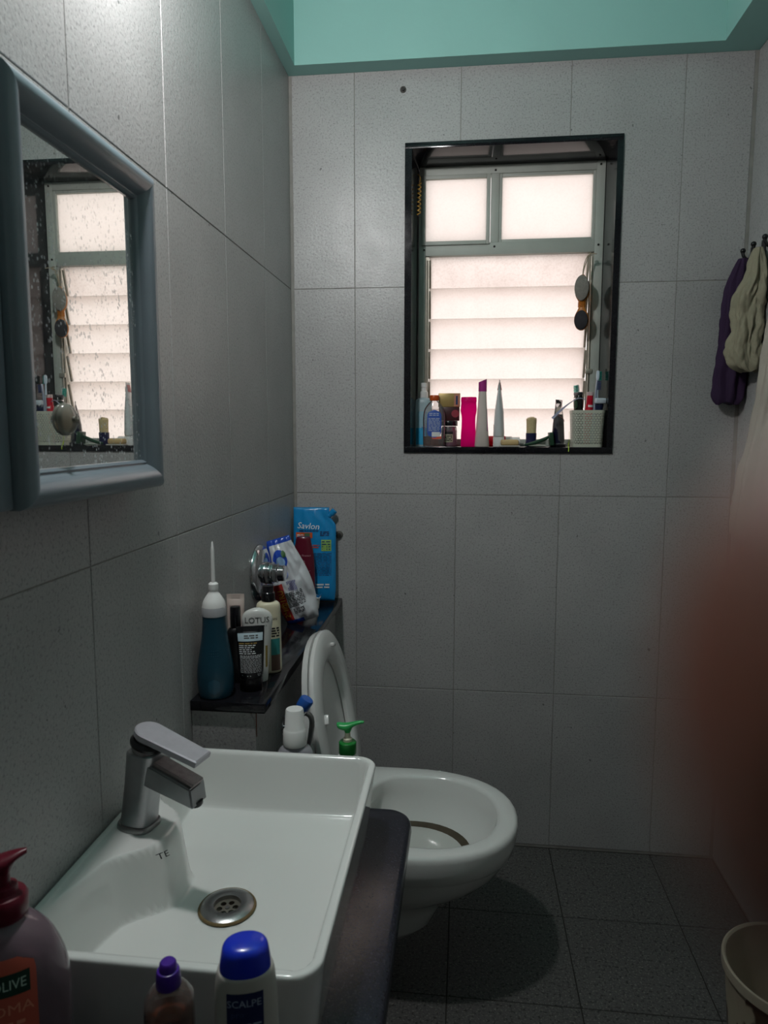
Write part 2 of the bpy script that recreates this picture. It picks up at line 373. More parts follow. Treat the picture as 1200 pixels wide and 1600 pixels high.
# granite window surround
trim1 = thing('trim_1', 'polished black granite window surround', None, kind='structure')
YW = 2.225   # room face of the window frame
def prism(name, quad_front, quad_back, m, parent):
    bm = bmesh.new(); skin_rings(bm, [[Vector(p) for p in quad_front], [Vector(p) for p in quad_back]]); return obj(name, bm, m, parent, 0)
yf = D-0.006; yb = YW+0.05
def jamb(xa, xb0, xb1, z0, z1):
    prism('granite_slab', [(xa, yf, z0), (xb0, yf, z0), (xb0, yf, z1), (xa, yf, z1)], [(xa, yb, z0), (xb1, yb, z0), (xb1, yb, z1), (xa, yb, z1)], GRAN, trim1)
jamb(0.3345, 0.354, 0.366, SILL, 2.071); jamb(0.9335, 0.917, 0.914, SILL, 2.071)
boxo('granite_slab', (0.3345, yf, 2.071), (0.9335, yb, 2.0875), GRAN, trim1, 0.0012); boxo('granite_slab', (0.3345, yf, 1.2175), (0.9335, yb, SILL), GRAN, trim1, 0.0012)

# ------------------------------------------------------------------ window
win = thing('window_1', 'grey painted window with two top panes over glass louvres', None, (0, 0, 0), kind='structure')
fy0, fy1 = YW, YW+0.04
def fr(name, x0, x1, z0, z1, y0=fy0, y1=fy1, m=PAINT, par=win): return boxo(name, (x0, y0, z0), (x1, y1, z1), m, par, 0.0015)
fr('frame_stile', 0.366, 0.386, SILL, 2.071); fr('frame_stile', 0.889, 0.914, SILL, 2.071)
fr('frame_rail', 0.386, 0.889, 2.046, 2.071); fr('frame_rail', 0.386, 0.889, 1.812, 1.848); fr('frame_rail', 0.386, 0.889, SILL, 1.256)
fr('mullion', 0.582, 0.606, 1.848, 2.046)
def sash(x0, x1, z0, z1, w, y0):
    s = thing('sash', None, None); s.parent = win
    fr('sash_stile', x0, x0+w, z0, z1, y0, y0+0.02, PAINT, s); fr('sash_stile', x1-w, x1, z0, z1, y0, y0+0.02, PAINT, s)
    fr('sash_rail', x0+w, x1-w, z1-w, z1, y0, y0+0.02, PAINT, s); fr('sash_rail', x0+w, x1-w, z0, z0+w, y0, y0+0.02, PAINT, s)
    bm = bmesh.new(); hw, hh = (x1-x0)/2-w+0.003, (z1-z0)/2-w+0.003; box(bm, (-hw, -0.002, -hh), (hw, 0.002, hh))
    p = obj('pane', bm, FROST, s); p.location = ((x0+x1)/2, y0+0.012, (z0+z1)/2)
sash(0.374, 0.580, 1.842, 2.045, 0.0115, YW-0.006); sash(0.606, 0.889, 1.847, 2.046, 0.009, YW+0.004)
sc = MATS.get('screw') or mat('screw', '#2b2a28', 0.4, 0.8)
for x, z in ((0.594, 2.055), (0.9, 2.06), (0.594, 1.835), (0.9, 1.832), (0.382, 1.83)):
    latheo('screw', [(0.0, 0.002), (0.003, 0.0018), (0.0034, 0)], sc, win, 10, Matrix.Translation((x, YW-0.0003, z)) @ Matrix.Rotation(PI/2, 4, 'X'))
BL = 6; bz0 = 1.812; pit = 0.0925
bm = bmesh.new(); box(bm, (-0.2395, -0.0025, -0.054), (0.2395, 0.0025, 0.054), 0.0006, 1); bme = None
for k in range(BL):
    if bme is None: b = obj('louvre_blade', bm, FROST2, win); bme = b.data
    else: b = bpy.data.objects.new('louvre_blade', bme); COL.objects.link(b); b.parent = win
    if k == 0:
        b.data = b.data.copy(); b.data.materials[0] = FROST3
    b.location = (0.6375, YW+0.036, bz0-0.052-pit*k); b.rotation_euler = (math.radians(14), 0, 0)
for s, x0 in ((-1, 0.386), (1, 0.877)):
    ch = thing('louvre_channel', None, None); ch.parent = win
    boxo('channel_web', (x0, YW+0.008, 1.256), (x0+0.012, YW+0.012, 1.812), ALU, ch); boxo('channel_flange', (x0 if s < 0 else x0+0.009, YW+0.012, 1.256), (x0+0.003 if s < 0 else x0+0.012, YW+0.06, 1.812), ALU, ch)
    for k in range(BL):
        zc = bz0-0.05-pit*k; xc = x0+0.012 if s < 0 else x0-0.002
        c = boxo('louvre_clip', (xc-0.0025, -0.006, -0.04), (xc+0.0045, 0.006, 0.044), ALU, ch, 0.001); c.location = (0, YW+0.034, zc); c.rotation_euler = (math.radians(14), 0, 0)
    tubeo('louvre_rod', [(x0+0.005, YW+0.004, 1.27), (x0+0.0065, YW+0.004, 1.5), (x0+0.006, YW+0.004, 1.80)], 0.0022, ALU, ch, 8)
bm = bmesh.new()
for p in ((0.874, 1.455, 0.02, 0.014), (0.872, 1.305, 0.02, 0.012)):
    box(bm, (p[0], YW-0.004, p[1]), (p[0]+p[2], YW+0.004, p[1]+p[3]), 0.001)
obj('louvre_lever', bm, ALU, win)

# ------------------------------------------------------------------ wall lamp over the mirror
lamp = thing('wall_lamp_offscreen', 'small round LED bulb in a white holder above the mirror', 'lamp', (0, LAMP_POS.y, LAMP_POS.z))
Mx = Matrix.Rotation(PI/2, 4, 'Y')
latheo('base_plate', [(0.045, 0.0005), (0.045, 0.012), (0.036, 0.02)], PLASTW, lamp, 32, Mx)
latheo('holder', [(0.022, 0.018), (0.02, 0.05), (0.024, 0.07)], PLASTW, lamp, 24, Mx)
em = bpy.data.materials.new('lit_bulb'); em.use_nodes = True; nt = em.node_tree
e = nt.nodes.new('ShaderNodeEmission'); e.inputs[0].default_value = (1.0, 0.985, 0.985, 1); e.inputs[1].default_value = LAMP_STRENGTH
nt.links.new(e.outputs[0], nt.nodes['Material Output'].inputs[0])
latheo('bulb_offscreen', crom([(0.018, 0.07), (0.026, 0.085), (0.030, 0.105), (0.026, 0.125), (0.014, 0.137), (0.002, 0.14)], 3), em, lamp, 24, Mx, 180)

# ------------------------------------------------------------------ cistern ledge
ledge = tag(boxo('wall_ledge', (0, 1.252, 0), (0.118, D-0.001, LED-0.02), GROUT), 'low tiled wall hiding the cistern', kind='structure')
core = mat('brown_tile_core', '#6b4230', 0.8, var=0.3, scale=60, bump=0.4)
tiles(ledge, (0.118, 0, 0), (0, 1, 0), (0, 0, 1), [1.246, 1.39, 1.69, D], [0.0, 0.494, LED-0.021], TILE)
# front tile with its upper corner knocked off, the brown core showing
bm = bmesh.new()
for y0, y1 in ((1.244, 1.252),):
    P = [(0.001, 0.0), (0.1265, 0.0), (0.1265, LED-0.075), (0.123, LED-0.035), (0.114, LED-0.021), (0.001, LED-0.021)]
    skin_rings(bm, [[Vector((x, y0, z)) for x, z in P], [Vector((x, y1, z)) for x, z in P]])
obj('tile', bm, TILE, ledge, 0)
boxo('tile_core', (0.112, 1.2475, LED-0.08), (0.1262, 1.2525, LED-0.0212), core, ledge)
bm = bmesh.new(); box(bm, (0.001, 1.236, LED-0.02), (0.147, D-0.001, LED), 0.002)
tag(obj('trim_2', bm, GRAN), 'black granite slab capping the cistern ledge', kind='structure')

# ------------------------------------------------------------------ vanity counter
van = thing('vanity_counter', 'black granite vanity counter with a rounded corner under the basin', 'counter', (0, 0, 0))
cx1, cy0, cy1, rc = 0.427, 0.38, 1.243, 0.045
def counter_outline(ins):
    P = [(0.001+ins*0, cy0+ins)]
    P.append((cx1-ins, cy0+ins))
    for i in range(9):
        a = i/8*PI/2; P.append((cx1-rc+(rc-ins)*math.cos(a), cy1-rc+(rc-ins)*math.sin(a)))
    P.append((0.001, cy1-ins)); return P
bm = bmesh.new(); rings = []
for ins, z in ((0.006, CTR-0.034), (0.001, CTR-0.029), (0.0, CTR-0.02), (0.001, CTR-0.01), (0.004, CTR-0.004), (0.010, CTR)):
    rings.append([Vector((x, y, z)) for x, y in counter_outline(ins)])
skin_rings(bm, rings); obj('slab', bm, GRANC, van, 50)
boxo('support_panel', (0.001, 0.44, 0.001), (0.34, 0.47, CTR-0.034), TILE, van); boxo('support_panel', (0.001, 1.16, 0.001), (0.34, 1.19, CTR-0.034), TILE, van)
boxo('back_panel', (0.001, 0.47, 0.001), (0.02, 1.16, CTR-0.034), GRAN, van)

# ------------------------------------------------------------------ wash basin
basin = thing('wash_basin', 'white ceramic rectangular tabletop wash basin beside the mirror wall', 'basin', (0, 0, 0))
bx0, bx1, by0, by1 = 0.002, 0.368, 0.664, 1.178; rad = 0.035
bcx, bcy = (bx0+bx1)/2, (by0+by1)/2; hx, hy = (bx1-bx0)/2, (by1-by0)/2
def rr_pts(hx_, hy_, r, n=24):
    P = []
    for qx, qy, a0 in ((1, 1, 0), (-1, 1, PI/2), (-1, -1, PI), (1, -1, 1.5*PI)):
        for i in range(n):
            a = a0+i/(n-1)*PI/2; P.append((qx*(hx_-r)+r*math.cos(a), qy*(hy_-r)+r*math.sin(a)))
    # densify the straight sides
    out = []
    for i, p in enumerate(P):
        q = P[(i+1) % len(P)]; d = math.hypot(q[0]-p[0], q[1]-p[1]); k = max(1, int(d/0.0042))
        for s in range(k): out.append((p[0]+(q[0]-p[0])*s/k, p[1]+(q[1]-p[1])*s/k))
    return out
def sd_rr(x, y, hx_, hy_, r):
    qx, qy = abs(x)-(hx_-r), abs(y)-(hy_-r); return math.hypot(max(qx, 0), max(qy, 0))+min(max(qx, qy), 0)-r
def deck_x(y):   # how far the tap deck reaches into the bowl
    t = (y-0.925)/0.055; bump = 0.052*math.exp(-t**4*0.5) ; s = (y-0.92)/0.19
    return 0.014+bump+0.040*max(0.0, 1-s*s)
def basin_z(x, y):
    d = -sd_rr(x-bcx, y-bcy, hx, hy, rad)
    lip = 0.0
    if d < 0.004: lip = -0.004+math.sqrt(max(0, 0.004**2-(0.004-d)**2))
    fl = 0.607+0.030*math.hypot(x-0.187, y-0.897)-0.022*sst(0.034, 0.026, math.hypot(x-0.187, y-0.897))
    t = sst(0.011, 0.040, d); t = t**0.75
    z = (RIM+lip)*(1-t)+fl*t
    k = sst(-0.011, 0.009, deck_x(y)-x)
    ztop = RIM-0.0035+lip*0.5 if d > 0.004 else z
    z = z*(1-k)+max(z, ztop)*k
    return z
out = rr_pts(hx, hy, rad)
bm = bmesh.new(); rings = []
def base_ring(sx, sy, z): return [Vector((max(bx0, bcx+px*sx), bcy+py*sy, z)) for px, py in out]
for s, z in ((0.90, CTR+0.0005), (0.915, CTR+0.004), (0.945, CTR+0.04), (0.975, CTR+0.09), (0.993, RIM-0.012), (1.0, RIM-0.005)):
    rings.append(base_ring(s if s < 1 else 1, s, z))
ss = [1-0.0012, 1-0.004, 1-0.008, 1-0.014, 1-0.022]+[1-0.022-0.0105*k for k in range(1, 40)]+[0.56-0.035*k for k in range(0, 15)]
for s in ss:
    if s < 0.03: continue
    rings.append([Vector((bcx+px*s, bcy+py*s, basin_z(bcx+px*s, bcy+py*s))) for px, py in out])
skin_rings(bm, rings); obj('bowl', bm, CERAM, basin, 180)
dr = thing('drain', None, None, (0.187, 0.897, 0.6108)); dr.parent = basin
latheo('flange', [(0.019, 0.0035), (0.024, 0.0042), (0.033, 0.0035), (0.0375, 0.001), (0.0375, -0.002), (0.019, -0.003), (0.019, 0.0035)], CHROMED, dr, 36, caps=False)
rust = mat('rust_ring', '#6b5a3c', 0.8, var=0.4, scale=90)
latheo('stain_ring', [(0.0375, 0.0015), (0.0395, 0.0012), (0.041, -0.001)], rust, dr, 36, caps=False)
PIPE = mat('drain_dark', '#7d786e', 0.4, 0.5)
latheo('waste_pipe', [(0.0192, -0.001), (0.0188, -0.0235), (0.0, -0.024)], PIPE, dr, 36, caps=False)
bm = bmesh.new()
for k in range(6):
    a0 = k*PI/3+0.3; hc = Vector((0.0112*math.cos(a0), 0.0112*math.sin(a0), -0.0028)); inner_ = []; outer_ = []
    for q in range(36):
        d = Vector((math.cos(2*PI*q/36), math.sin(2*PI*q/36), 0)); r = 0.0042
        inner_.append(bm.verts.new(hc+d*r))
        while True:
            p = hc+d*(r+0.0002); an = (math.atan2(p.y, p.x)-a0+PI) % (2*PI)-PI
            if math.hypot(p.x, p.y) > 0.0192 or math.hypot(p.x, p.y) < 0.0025 or abs(an) > PI/6+0.02: break
            r += 0.0002
        outer_.append(bm.verts.new(hc+d*r))
    for q in range(36): bm.faces.new((inner_[q], outer_[q], outer_[(q+1) % 36], inner_[(q+1) % 36]))
for f in bm.faces:
    if f.normal.z < 0: f.normal_flip()
g_ = obj('grate', bm, PIPE, dr, 0, fix=False); md = g_.modifiers.new('thick', 'SOLIDIFY'); md.thickness = 0.0015
latheo('grate_hub', [(0.0, -0.0012), (0.003, -0.0014), (0.0035, -0.003)], CHROMED, dr, 12)
me = text_mesh('TE', 0.013, 1.0)
o = link('lettering', me, mat('print_black', '#1a1a1c', 0.6), basin, 0)
def deck_pt(u, z):   # along the bulge of the tap deck
    y = 0.897+u; return Vector((deck_x(y)+0.0045, y, z))
for v in me.vertices:
    u, w = v.co.x, v.co.y; xx = deck_x(0.882+u); v.co = Vector((xx+0.0065-w*0.35, 0.882+u, RIM-0.018+w*0.9))

# ------------------------------------------------------------------ tap
tap = thing('basin_tap', 'dull chrome single lever tap with a slanted body on the basin', 'tap', (0.043, 0.928, RIM-0.0035), -0.22)
STEEL = mat('brushed_chrome', '#a3a4a6', 0.34, 0.9, var=0.15, scale=50)
lean = 0.16
def body_ring(z, w, dpt, off=0.0):
    cx = z*lean+off
    pts = []
    for i in range(28):
        a = 2*PI*i/28; c, s = math.cos(a), math.sin(a); ee = 2/3.6 if c > 0 else 2/2.4
        pts.append(Vector((cx+dpt*math.copysign(abs(c)**ee, c), w*math.copysign(abs(s)**ee, s), z)))
    return pts
bm = bmesh.new(); skin_rings(bm, [body_ring(z, w, d) for z, w, d in ((0.0005, 0.0245, 0.0295), (0.006, 0.0245, 0.0295), (0.0085, 0.023, 0.028))]); obj('base_ring', bm, CHROMED, tap)
bm = bmesh.new(); skin_rings(bm, [body_ring(z, w, d) for z, w, d in ((0.0085, 0.0215, 0.0255), (0.03, 0.0212, 0.0248), (0.07, 0.0215, 0.0245), (0.105, 0.0225, 0.0255), (0.117, 0.0228, 0.026), (0.119, 0.0205, 0.024))]); obj('body', bm, STEEL, tap)
# spout: rectangular bar sloping down from the body
def bar(bm, a, b, w0, h0, w1, h1, bev=0.0015, cut=0.0):
    a, b = Vector(a), Vector(b); d = (b-a).normalized(); s = Vector((0, 1, 0)); u = d.cross(s)*-1
    R = []
    for p, w, h, c in ((a, w0, h0, 0), (b, w1, h1, cut)):
        R.append([p+s*w/2+u*h/2+d*c, p-s*w/2+u*h/2+d*c, p-s*w/2-u*h/2-d*c, p+s*w/2-u*h/2-d*c])
    skin_rings(bm, R); bmesh.ops.bevel(bm, geom=list(bm.edges), offset=bev, segments=2, affect='EDGES')
bm = bmesh.new(); bar(bm, (0.022, 0, 0.093), (0.106, 0, 0.066), 0.040, 0.034, 0.036, 0.026, 0.002, 0.006); obj('spout', bm, STEEL, tap)
bm = bmesh.new(); bar(bm, (0.036, 0, 0.1075), (0.106, 0, 0.083), 0.026, 0.006, 0.026, 0.005, 0.001); obj('spout_cap', bm, mat('limescale_chrome', '#a89c9c', 0.5, 0.3, var=0.35, scale=120, bump=0.3), tap)
latheo('aerator', [(0.009, 0.0), (0.011, 0.003), (0.011, 0.008)], BLACKP, tap, 20, Matrix.Translation((0.100, 0, 0.049)))
hd = thing('lever', None, None, (0.0205, 0, 0.118), 0, None, None, 0, 0.30); hd.parent = tap
latheo('collar', [(0.021, 0.0), (0.022, 0.004), (0.02, 0.009)], CHROMED, hd, 30)
latheo('gasket', [(0.02, 0.009), (0.0255, 0.011), (0.0262, 0.015), (0.0225, 0.02)], BLACKP, hd, 30)
def handle_out(ins):
    P = []
    for i in range(17):
        a = PI/2+i/16*PI; P.append(((0.0225-ins)*math.cos(a)-0.001, (0.0225-ins)*math.sin(a)))
    P += [(0.090-ins, -0.0185+ins), (0.090-ins, 0.0185-ins)]; return P
bm = bmesh.new(); skin_rings(bm, [[Vector((x, y, z)) for x, y in handle_out(i)] for i, z in ((0.002, 0.0225), (0.0, 0.0245), (0.0, 0.032), (0.002, 0.0335))]); obj('handle', bm, mat('scuffed_handle', '#b4b1b8', 0.38, 0.35, var=0.12, scale=70), hd)
latheo('neck', [(0.0195, 0.018), (0.0205, 0.0225)], CHROMED, hd, 30)

# ------------------------------------------------------------------ mirror cabinet
XM = 0.037
my0, my1, mz0, mz1 = 0.690, 1.036, 1.197, 1.650
mir = thing('mirror_cabinet', 'blue grey plastic framed mirror cabinet with a water spotted mirror', 'mirror', (0, 0, 0))
FRM = mat('blue_grey_plastic', '#737e86', 0.28, var=0.1, scale=14, coat=0.3)
boxo('cabinet_box', (0.0, my0+0.006, mz0+0.006), (XM-0.004, my1-0.006, mz1-0.006), FRM, mir, 0.002)
pw = 0.042
prof = [(0.0, -0.004), (0.0, 0.010), (0.004, 0.0175), (0.012, 0.0215), (0.021, 0.0205), (0.030, 0.0145), (0.0355, 0.0065), (0.038, 0.0075), (0.0415, 0.004), (0.042, -0.004)]
boxo('hinge_strip', (0.0, my0-0.04, mz0+0.001), (XM+0.004, my0-0.0005, mz1-0.001), FRM, mir, 0.003)
prof = [prof[0]]+crom([tuple(p) for p in prof[1:-1]], 3)+[prof[-1]]
def rail(a, b, ia, ib, name):
    """profile swept from corner a to b; ia, ib are the inward directions (diagonal) at the mitres"""
    bm = bmesh.new(); R = []
    for c, i in ((a, ia), (b, ib)):
        R.append([Vector((XM+h, c[0]+i[0]*u, c[1]+i[1]*u)) for u, h in prof])
    skin_rings(bm, R); obj(name, bm, FRM, mir, 40)
rail((my0, mz0), (my1, mz0), (1, 1), (-1, 1), 'frame_rail'); rail((my0, mz1), (my1, mz1), (1, -1), (-1, -1), 'frame_rail')
rail((my0, mz0), (my0, mz1), (1, 1), (1, -1), 'frame_stile'); rail((my1, mz0), (my1, mz1), (-1, 1), (-1, -1), 'frame_stile')
bm = bmesh.new(); box(bm, (-0.002, -(my1-my0)/2+0.038, -(mz1-mz0)/2+0.038), (0.0, (my1-my0)/2-0.038, (mz1-mz0)/2-0.038))
o = obj('mirror_glass', bm, mirror_mat(), mir, 0); o.location = (XM, (my0+my1)/2, (mz0+mz1)/2)
latheo('screw', [(0.0, 0.0015), (0.0025, 0.0012), (0.003, 0)], sc, mir, 10, Matrix.Translation((XM+0.0085, my0+0.032, mz0+0.028)) @ Mx)
cup = thing('suction_cup', 'clear plastic suction cup stuck on the mirror glass', 'suction cup', (XM, 0.800, 1.295))
latheo('cup', crom([(0.0190, 0.0002), (0.0195, 0.002), (0.0175, 0.006), (0.012, 0.0095), (0.005, 0.0112), (0.0, 0.0115)], 3), clear_plastic('smoky_plastic', '#b9b4a6', 0.62, 0.15), cup, 32, Mx)
latheo('nub', [(0.004, 0.011), (0.0035, 0.0135), (0.0048, 0.0155), (0.0, 0.0165)], MATS['smoky_plastic'], cup, 20, Mx)

# ------------------------------------------------------------------ toilet
TY = 1.562
wc = thing('toilet', 'white wall hung toilet with its seat and lid raised against the ledge', 'toilet', (0, TY, 0))
def egg(x0, x1, hw, z, n=44, e=2.25):
    """plan ring: square-ish at the wall, round at the front"""
    P = []; xm = x0+(x1-x0)*0.50
    for i in range(n):
        a = 2*PI*i/n; c, s = math.cos(a), math.sin(a)
        if c >= 0: x = xm+(x1-xm)*abs(c)**(2/e); 
        else: x = xm-(xm-x0)*abs(c)**(2/4.0)
        ee = 2/e if c >= 0 else 2/(2.6)
        P.append(Vector((x, hw*math.copysign(abs(s)**ee, s), z)))
    return P
X0 = 0.1275
secs = [(0.112, 0.135, 0.395, 0.075), (0.118, X0+0.002, 0.43, 0.09), (0.14, X0, 0.455, 0.098), (0.18, X0, 0.475, 0.104), (0.215, X0, 0.497, 0.118), (0.24, X0, 0.535, 0.142),
        (0.27, X0, 0.585, 0.166), (0.30, X0, 0.615, 0.182), (0.325, X0, 0.630, 0.190), (0.333, X0, 0.634, 0.193), (0.338, X0, 0.640, 0.197), (0.36, X0, 0.645, 0.200), (0.385, X0, 0.648, 0.2015), (0.394, X0, 0.647, 0.2005), (0.399, X0, 0.642, 0.197), (0.401, X0+0.003, 0.636, 0.192)]
bm = bmesh.new(); R = [egg(a, b, c, z) for z, a, b, c in secs]
inn = [(0.401, 0.283, 0.612, 0.163), (0.399, 0.288, 0.604, 0.156), (0.392, 0.29, 0.600, 0.152), (0.36, 0.28, 0.592, 0.148), (0.325, 0.252, 0.575, 0.140), (0.30, 0.26, 0.552, 0.128), (0.284, 0.268, 0.53, 0.116), (0.262, 0.275, 0.50, 0.10), (0.22, 0.29, 0.45, 0.075), (0.19, 0.31, 0.41, 0.045)]
R += [egg(a, b, c, z, e=2.1) for z, a, b, c in inn]
skin_rings(bm, R); obj('bowl', bm, CERAM, wc, 60)
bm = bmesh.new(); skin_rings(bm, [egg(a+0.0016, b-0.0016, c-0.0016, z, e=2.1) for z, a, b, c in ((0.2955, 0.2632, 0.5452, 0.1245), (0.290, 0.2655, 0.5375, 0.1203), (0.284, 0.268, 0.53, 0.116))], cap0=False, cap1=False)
obj('waterline_band', bm, mat('waterline_brown', '#4e4638', 0.7, var=0.4, scale=40), wc, 60)  # brown band inside the bowl at the water's edge
bm = bmesh.new(); skin_rings(bm, [egg(0.27, 0.527, 0.114, 0.283, e=2.1), egg(0.27, 0.527, 0.114, 0.286, e=2.1)]); obj('water', bm, mat('cloudy_water', '#c4c5c0', 0.06, var=0.05, scale=9), wc, 60)
# seat and lid, hinged at the back of the bowl, leaning back
hin = Vector((0.262, 0, 0.416)); tilt = math.radians(-10.5)
def up_ring(rx0, L, hw, x, n=48, e=2.2, t=0.0):
    P = []
    for i in range(n):
        a = 2*PI*i/n; c, s = math.cos(a), math.sin(a); m_ = rx0+(L-rx0)*0.46
        ee = 2/e if c >= 0 else 2/3.2
        zz = m_+((L-m_) if c >= 0 else (m_-rx0))*math.copysign(abs(c)**ee, c)
        P.append(Vector((x, hw*math.copysign(abs(s)**ee, s), zz)))
    return P
Mh = Matrix.Translation(hin) @ Matrix.Rotation(tilt, 4, 'Y')
def hinged(rings, caps=True): return [[Mh @ p for p in r] for r in rings]
SEAT = mat('toilet_seat_plastic', '#d3d3d1', 0.25, var=0.02, coat=0.3)
bm = bmesh.new(); skin_rings(bm, hinged([up_ring(0.012, 0.393, 0.180, -0.030), up_ring(0.006, 0.401, 0.186, -0.027), up_ring(0.004, 0.405, 0.189, -0.014), up_ring(0.012, 0.397, 0.182, -0.0135)]))
obj('lid', bm, SEAT, wc, 40)
bm = bmesh.new(); R = [up_ring(0.070, 0.337, 0.119, -0.012), up_ring(0.005, 0.400, 0.186, -0.012), up_ring(0.002, 0.405, 0.189, -0.008), up_ring(0.002, 0.405, 0.189, 0.0), up_ring(0.010, 0.397, 0.182, 0.0055), up_ring(0.052, 0.355, 0.138, 0.0075), up_ring(0.065, 0.343, 0.125, 0.004), up_ring(0.070, 0.337, 0.119, -0.002)]
R = hinged(R); R.append(R[0]); skin_rings(bm, R, cap0=False, cap1=False); bmesh.ops.remove_doubles(bm, verts=bm.verts, dist=1e-6); obj('seat', bm, SEAT, wc, 40)
for y, z in ((-0.135, 0.25), (0.05, 0.362)):
    bm = bmesh.new(); box(bm, (-0.004, -0.011, -0.0045), (0.0065, 0.011, 0.0045), 0.003); bmesh.ops.transform(bm, matrix=Mh @ Matrix.Translation((0.0095, y, z)) @ Matrix.Rotation(0.9 if y < 0 else -0.3, 4, 'X'), verts=bm.verts); obj('bumper', bm, SEAT, wc)
for s in (-1, 1):
    bm = bmesh.new(); box(bm, (0.225, s*0.075-0.014, 0.4015), (0.262, s*0.075+0.014, 0.426), 0.006); obj('hinge', bm, SEAT, wc)

# flush valve on the wall, spray valve on the ledge wall
fv = thing('flush_valve', 'round chrome flush valve with stepped knob on the tiled wall', 'valve', (0.0, 1.698, 0.926))
latheo('flange', crom([(0.072, 0.0005), (0.0715, 0.005), (0.064, 0.014), (0.046, 0.019), (0.030, 0.0205)], 3), CHROME, fv, 40, Mx)
latheo('sleeve', [(0.029, 0.018), (0.028, 0.021), (0.0275, 0.036), (0.0285, 0.038), (0.0275, 0.040)], CHROME, fv, 36, Mx)
latheo('knob', [(0.0235, 0.039), (0.0235, 0.050), (0.0245, 0.052), (0.0205, 0.054), (0.020, 0.068), (0.018, 0.070), (0.0, 0.0705)], CHROME, fv, 36, Mx)
jv = thing('spray_valve', 'chrome angled spray valve with a blue end on the cistern wall', 'valve', (0.1265, 1.452, 0.635))
latheo('flange', [(0.022, 0.0005), (0.020, 0.005), (0.012, 0.01)], CHROME, jv, 28, Mx)
tubeo('pipe', crom([(0.004, 0, 0), (0.024, -0.004, 0.0), (0.034, -0.03, 0.006), (0.042, -0.085, 0.03), (0.050, -0.122, 0.062)], 4), 0.009, CHROME, jv, 16)
Mj = frame_to((0.050, -0.122, 0.062), (0.084, -0.122, 0.118))
latheo('barrel', [(0.0125, 0.0), (0.0135, 0.003), (0.0135, 0.045), (0.0125, 0.047)], CHROME, jv, 24, Mj)
latheo('blue_ring', [(0.0137, 0.038), (0.0143, 0.04), (0.0143, 0.057), (0.0125, 0.06), (0.0, 0.0605)], mat('blue_ring', '#2457a8', 0.3), jv, 24, Mj)
tubeo('hose', crom([(0.066, -0.118, 0.085), (0.086, -0.112, 0.070), (0.082, -0.110, 0.02), (0.06, -0.112, -0.08), (0.045, -0.115, -0.2)], 4), 0.0055, CHROMED, jv, 12)

# ------------------------------------------------------------------ things on the cistern ledge
PB = mat('print_black', '#1a1a1c', 0.6); PW = mat('print_white', '#dfe3e4', 0.5)
Z0 = LED+0.0003
# water flosser
t = thing('water_flosser', 'dark teal water flosser with white neck and long nozzle', 'water flosser', (0.04, 1.272, Z0), 0.25)
L = Loft(crom([(0.0, 0.029, 0.029), (0.004, 0.032, 0.032), (0.02, 0.0345, 0.034), (0.05, 0.0345, 0.034), (0.08, 0.0305, 0.030), (0.11, 0.0255, 0.026), (0.14, 0.0225, 0.0235), (0.158, 0.0222, 0.023)], 3))
TEALD = mat('dark_teal_plastic', '#123a4a', 0.28, var=0.08, scale=12)
body = L.build('body', TEALD, t)
L2 = Loft([(0.158, 0.0222, 0.023), (0.159, 0.0232, 0.024), (0.174, 0.0232, 0.024), (0.1755, 0.0222, 0.023)]); L2.build('collar', mat('grey_plastic', '#9c9da0', 0.35), t)
L3 = Loft(crom([(0.1755, 0.0225, 0.0235), (0.185, 0.0205, 0.021), (0.195, 0.015, 0.015), (0.203, 0.0095, 0.0095), (0.207, 0.009, 0.009)], 3)); L3.build('neck', PLASTW, t)
latheo('nozzle_grip', [(0.0095, 0.207), (0.01, 0.209), (0.0095, 0.219), (0.0075, 0.221), (0.006, 0.222)], PLASTW, t, 24)
latheo('nozzle', [(0.0042, 0.221), (0.0038, 0.25), (0.0034, 0.283), (0.0033, 0.286), (0.0028, 0.288), (0.0018, 0.298), (0.0008, 0.301)], PLASTW, t, 16)
L.patch('button_panel', -0.011, 0.011, 0.012, 0.042, mat('teal_button', '#1a475a', 0.35), t, off=0.0012, round_=0.01)
bm = bmesh.new()
for i in range(5):
    for j in range(3):
        if abs(i-2)+abs(j-1) < 4: 
            p = L.by_arc((i-2)*0.004, 0.085+j*0.005, off=0.0004); bmesh.ops.create_uvsphere(bm, u_segments=6, v_segments=4, radius=0.0009, matrix=Matrix.Translation(p))
obj('grip_dots', bm, MATS['teal_button'], t)

def tube_bottle(name, label, loc, rz, w, d, h, cap_h, m, capm, cap_r=None, e=2.3, up_flat=True, top_w=None, cat='tube', group=None):
    """squeeze tube standing on its cap, crimped flat at the top"""
    t = thing(name, label, cat, loc, rz, group); cr = cap_r or d*0.95
    latheo('cap', [(cr*0.96, 0.0), (cr, 0.002), (cr, cap_h*0.9), (cr*0.97, cap_h)], capm, t, 32)
    tw = top_w or w
    L = Loft([(cap_h, cr*0.9, cr*0.9), (cap_h+0.003, w*0.86, d*0.97), (cap_h+0.012, w*0.9, d), (cap_h+(h-cap_h)*0.45, w*0.95, d*0.8), (cap_h+(h-cap_h)*0.75, tw*0.98, d*0.42), (h-0.012, tw, 0.0022), (h-0.011, tw, 0.0013), (h, tw, 0.0013)], 40)
    L.build('tube_body', m, t); return t, L
# pale pink crimped tube against the wall
t, L = tube_bottle('cosmetic_tube', 'pale pink crimped tube against the wall behind the flosser', (0.038, 1.405, Z0), 0.2, 0.0185, 0.014, 0.168, 0.03, mat('pale_pink_plastic', '#c3b3ab', 0.4), PLASTW)
L.patch('label_panel', -0.012, 0.010, 0.115, 0.145, mat('dusty_pink', '#a88f8b', 0.5), t, off=0.0008)
